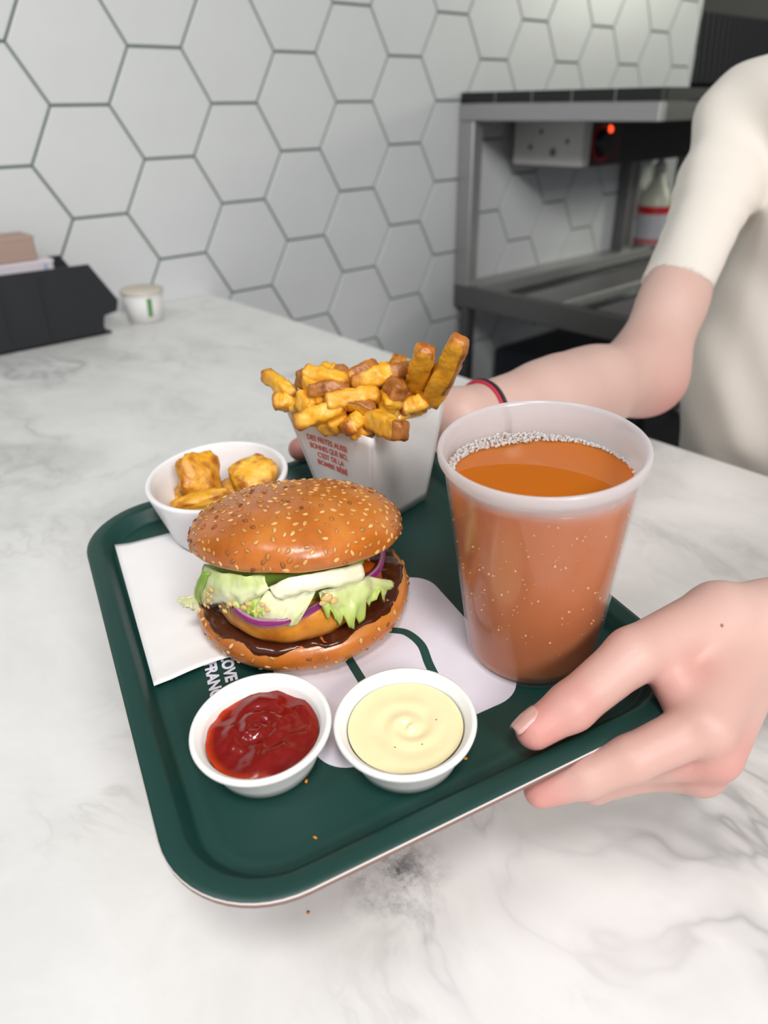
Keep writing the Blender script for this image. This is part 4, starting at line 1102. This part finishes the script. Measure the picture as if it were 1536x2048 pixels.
# thumb nail
def nail(W, J, name, wd, ln, upv):
    t2, t3 = W(J['thumb'][2]), W(J['thumb'][3]); ax = t3 - t2; ax /= np.linalg.norm(ax)
    up_ = np.array(upv, float); up_ -= up_.dot(ax) * ax; up_ /= np.linalg.norm(up_); sd_ = np.cross(ax, up_)
    V = []; nn = 11; mm = 11
    for j in range(mm):
        for i in range(nn):
            s = (i / (nn - 1) - .5) * 2; t = j / (mm - 1)
            wloc = wd * (1 - .35 * max(0, (.35 - t) / .35) ** 2) * (1 - .25 * max(0, (t - .75) / .25) ** 2)
            p = t3 + ax * (-.0045 + t * ln) + sd_ * s * wloc + up_ * .02
            for _ in range(40):
                d = body(p[None])[0]
                if d < .00035: break
                p = p - up_ * max(d * .7, .0001)
            if t > .8: p = t3 + ax * (-.0045 + t * ln) + sd_ * s * wloc + up_ * min((p - t3) @ up_ + .0012 * (t - .8) / .2, .2)
            V.append(p)
    P = np.array(V).reshape(mm, nn, 3)
    for j in range(mm):                       # keep the free edge from diving off the tip
        if j > mm * .55:
            h0 = (P[int(mm * .55), :] - t3) @ up_; hj = (P[j] - t3) @ up_
            fix = np.maximum(hj, h0 - .0016 * (j / mm - .55) / .45); P[j] += np.outer(fix - hj, up_)
    F = [(j * nn + i, j * nn + i + 1, (j + 1) * nn + i + 1, (j + 1) * nn + i) for j in range(mm - 1) for i in range(nn - 1)]
    o = MB().add(P.reshape(-1, 3), F).build(name, NAIL, ps); md = o.modifiers.new('t', 'SOLIDIFY'); md.thickness = .0005; md.offset = 0
nail(WN, NEAR, 'thumb_nail', .0058, .0125, TE[:, 2] * .8 + TE[:, 1] * .5 - TE[:, 0] * .15)
# bracelet: two thin cords round the far wrist
axf = (EF - wf) / np.linalg.norm(EF - wf); u_ = np.cross(axf, [0, 0, 1]); u_ /= np.linalg.norm(u_); v_ = np.cross(axf, u_)
def ringon(c, rad, name, mat):
    pts = []
    for i in range(48):
        a = 2 * math.pi * i / 48; d = math.cos(a) * u_ + math.sin(a) * v_; t = .012
        for _ in range(60):
            dd = body((c + t * d)[None])[0]
            if dd > rad * .7: break
            t += max(rad * .7 - dd, .0002)
        pts.append(c + t * d)
    MB().tube(pts, rad, 8, True).build(name, mat, ps)
ringon(wf + axf * .0215, .0016, 'bracelet', plain('black_cord', lin(24, 20, 26), .6))
ringon(wf + axf * .0178, .0014, 'bracelet', plain('red_cord', lin(190, 36, 66), .6))

# t-shirt
SHX = .304; HEMF = .66
TOR = SDF()
for y in (-1.09, -1.18, -1.27): TOR.group(.08, .10, ((SHX, y, -.28), (SHX, y, .06), .100, .100), ((SHX, y, .06), (SHX + .008, y, .26), .100, .090))
TOR.group(.08, .07, (SF + A_(.0, 0, .004), NK + A_(0, 0, -.02), .044, .066), (SN, NK + A_(0, 0, -.02), .044, .066))
def shirt_fn(P, cen=None, rad=None):
    D = TOR(P)
    for (e, s) in ((EF, SF), (EN, SN)):
        d = e - s; L = np.linalg.norm(d); ax = d / L; f = SDF()
        f.group(.03, .03, (s, s + d * .25, .0395, .0360), (s + d * .25, s + d * (HEMF + .05), .0365, .0338))
        S_ = f(P); t = (P - s) @ ax; rr = np.linalg.norm(P - s - np.outer(t, ax), axis=1)
        S_ = S_ + .0009 * np.sin(t * 210 + 3 * np.sin(P[:, 2] * 40)) * np.clip(1 - t / (HEMF * L), 0, 1)
        S_ = np.maximum(S_, t - HEMF * L)
        D = SDF.smin(D, S_, .022)
    D = D + .0022 * np.sin(P[:, 2] * 26 + 5 * np.sin(P[:, 1] * 14)) * np.clip(.10 - P[:, 2], 0, .12) * 6 + .0022 * np.sin(P[:, 1] * 42 + P[:, 2] * 9 + 2 * np.sin(P[:, 2] * 18)) + .0016 * np.sin((P[:, 1] - P[:, 2]) * 70 + 2 * np.sin(P[:, 0] * 40))
    return np.maximum(D, -.34 - P[:, 2])
V, Q = nets(shirt_fn, A_(.04, -1.50, -.36), A_(.50, -.86, .48), .0036)
V = relax(shirt_fn, V, 1)
me = npmesh('t_shirt', V, Q); sh = link('t_shirt', me, SHIRT, ps)
# neckline rib, trousers
pts = [NK + A_(-.005, 0, .045) + .066 * A_(math.cos(a), math.sin(a), -.25 * math.cos(a)) for a in np.linspace(0, 2 * math.pi, 40)[:-1]]
MB().tube(pts, .006, 8, True).build('collar', SHIRT, ps)
tb = SDF()
tb.group(.06, .05, ((.31, -1.08, -.30), (.31, -1.24, -.30), .115, .115), ((.32, -1.07, -.34), (.33, -1.06, -.86), .088, .062), ((.32, -1.25, -.34), (.33, -1.26, -.86), .088, .062))
tf = lambda P, cen=None, rad=None: np.maximum(tb(P), -.885 - P[:, 2])
V, Q = nets(tf, A_(.15, -1.42, -.95), A_(.48, -.90, -.12), .012)
link('trousers', npmesh('trousers', V, Q), TROUS, ps)
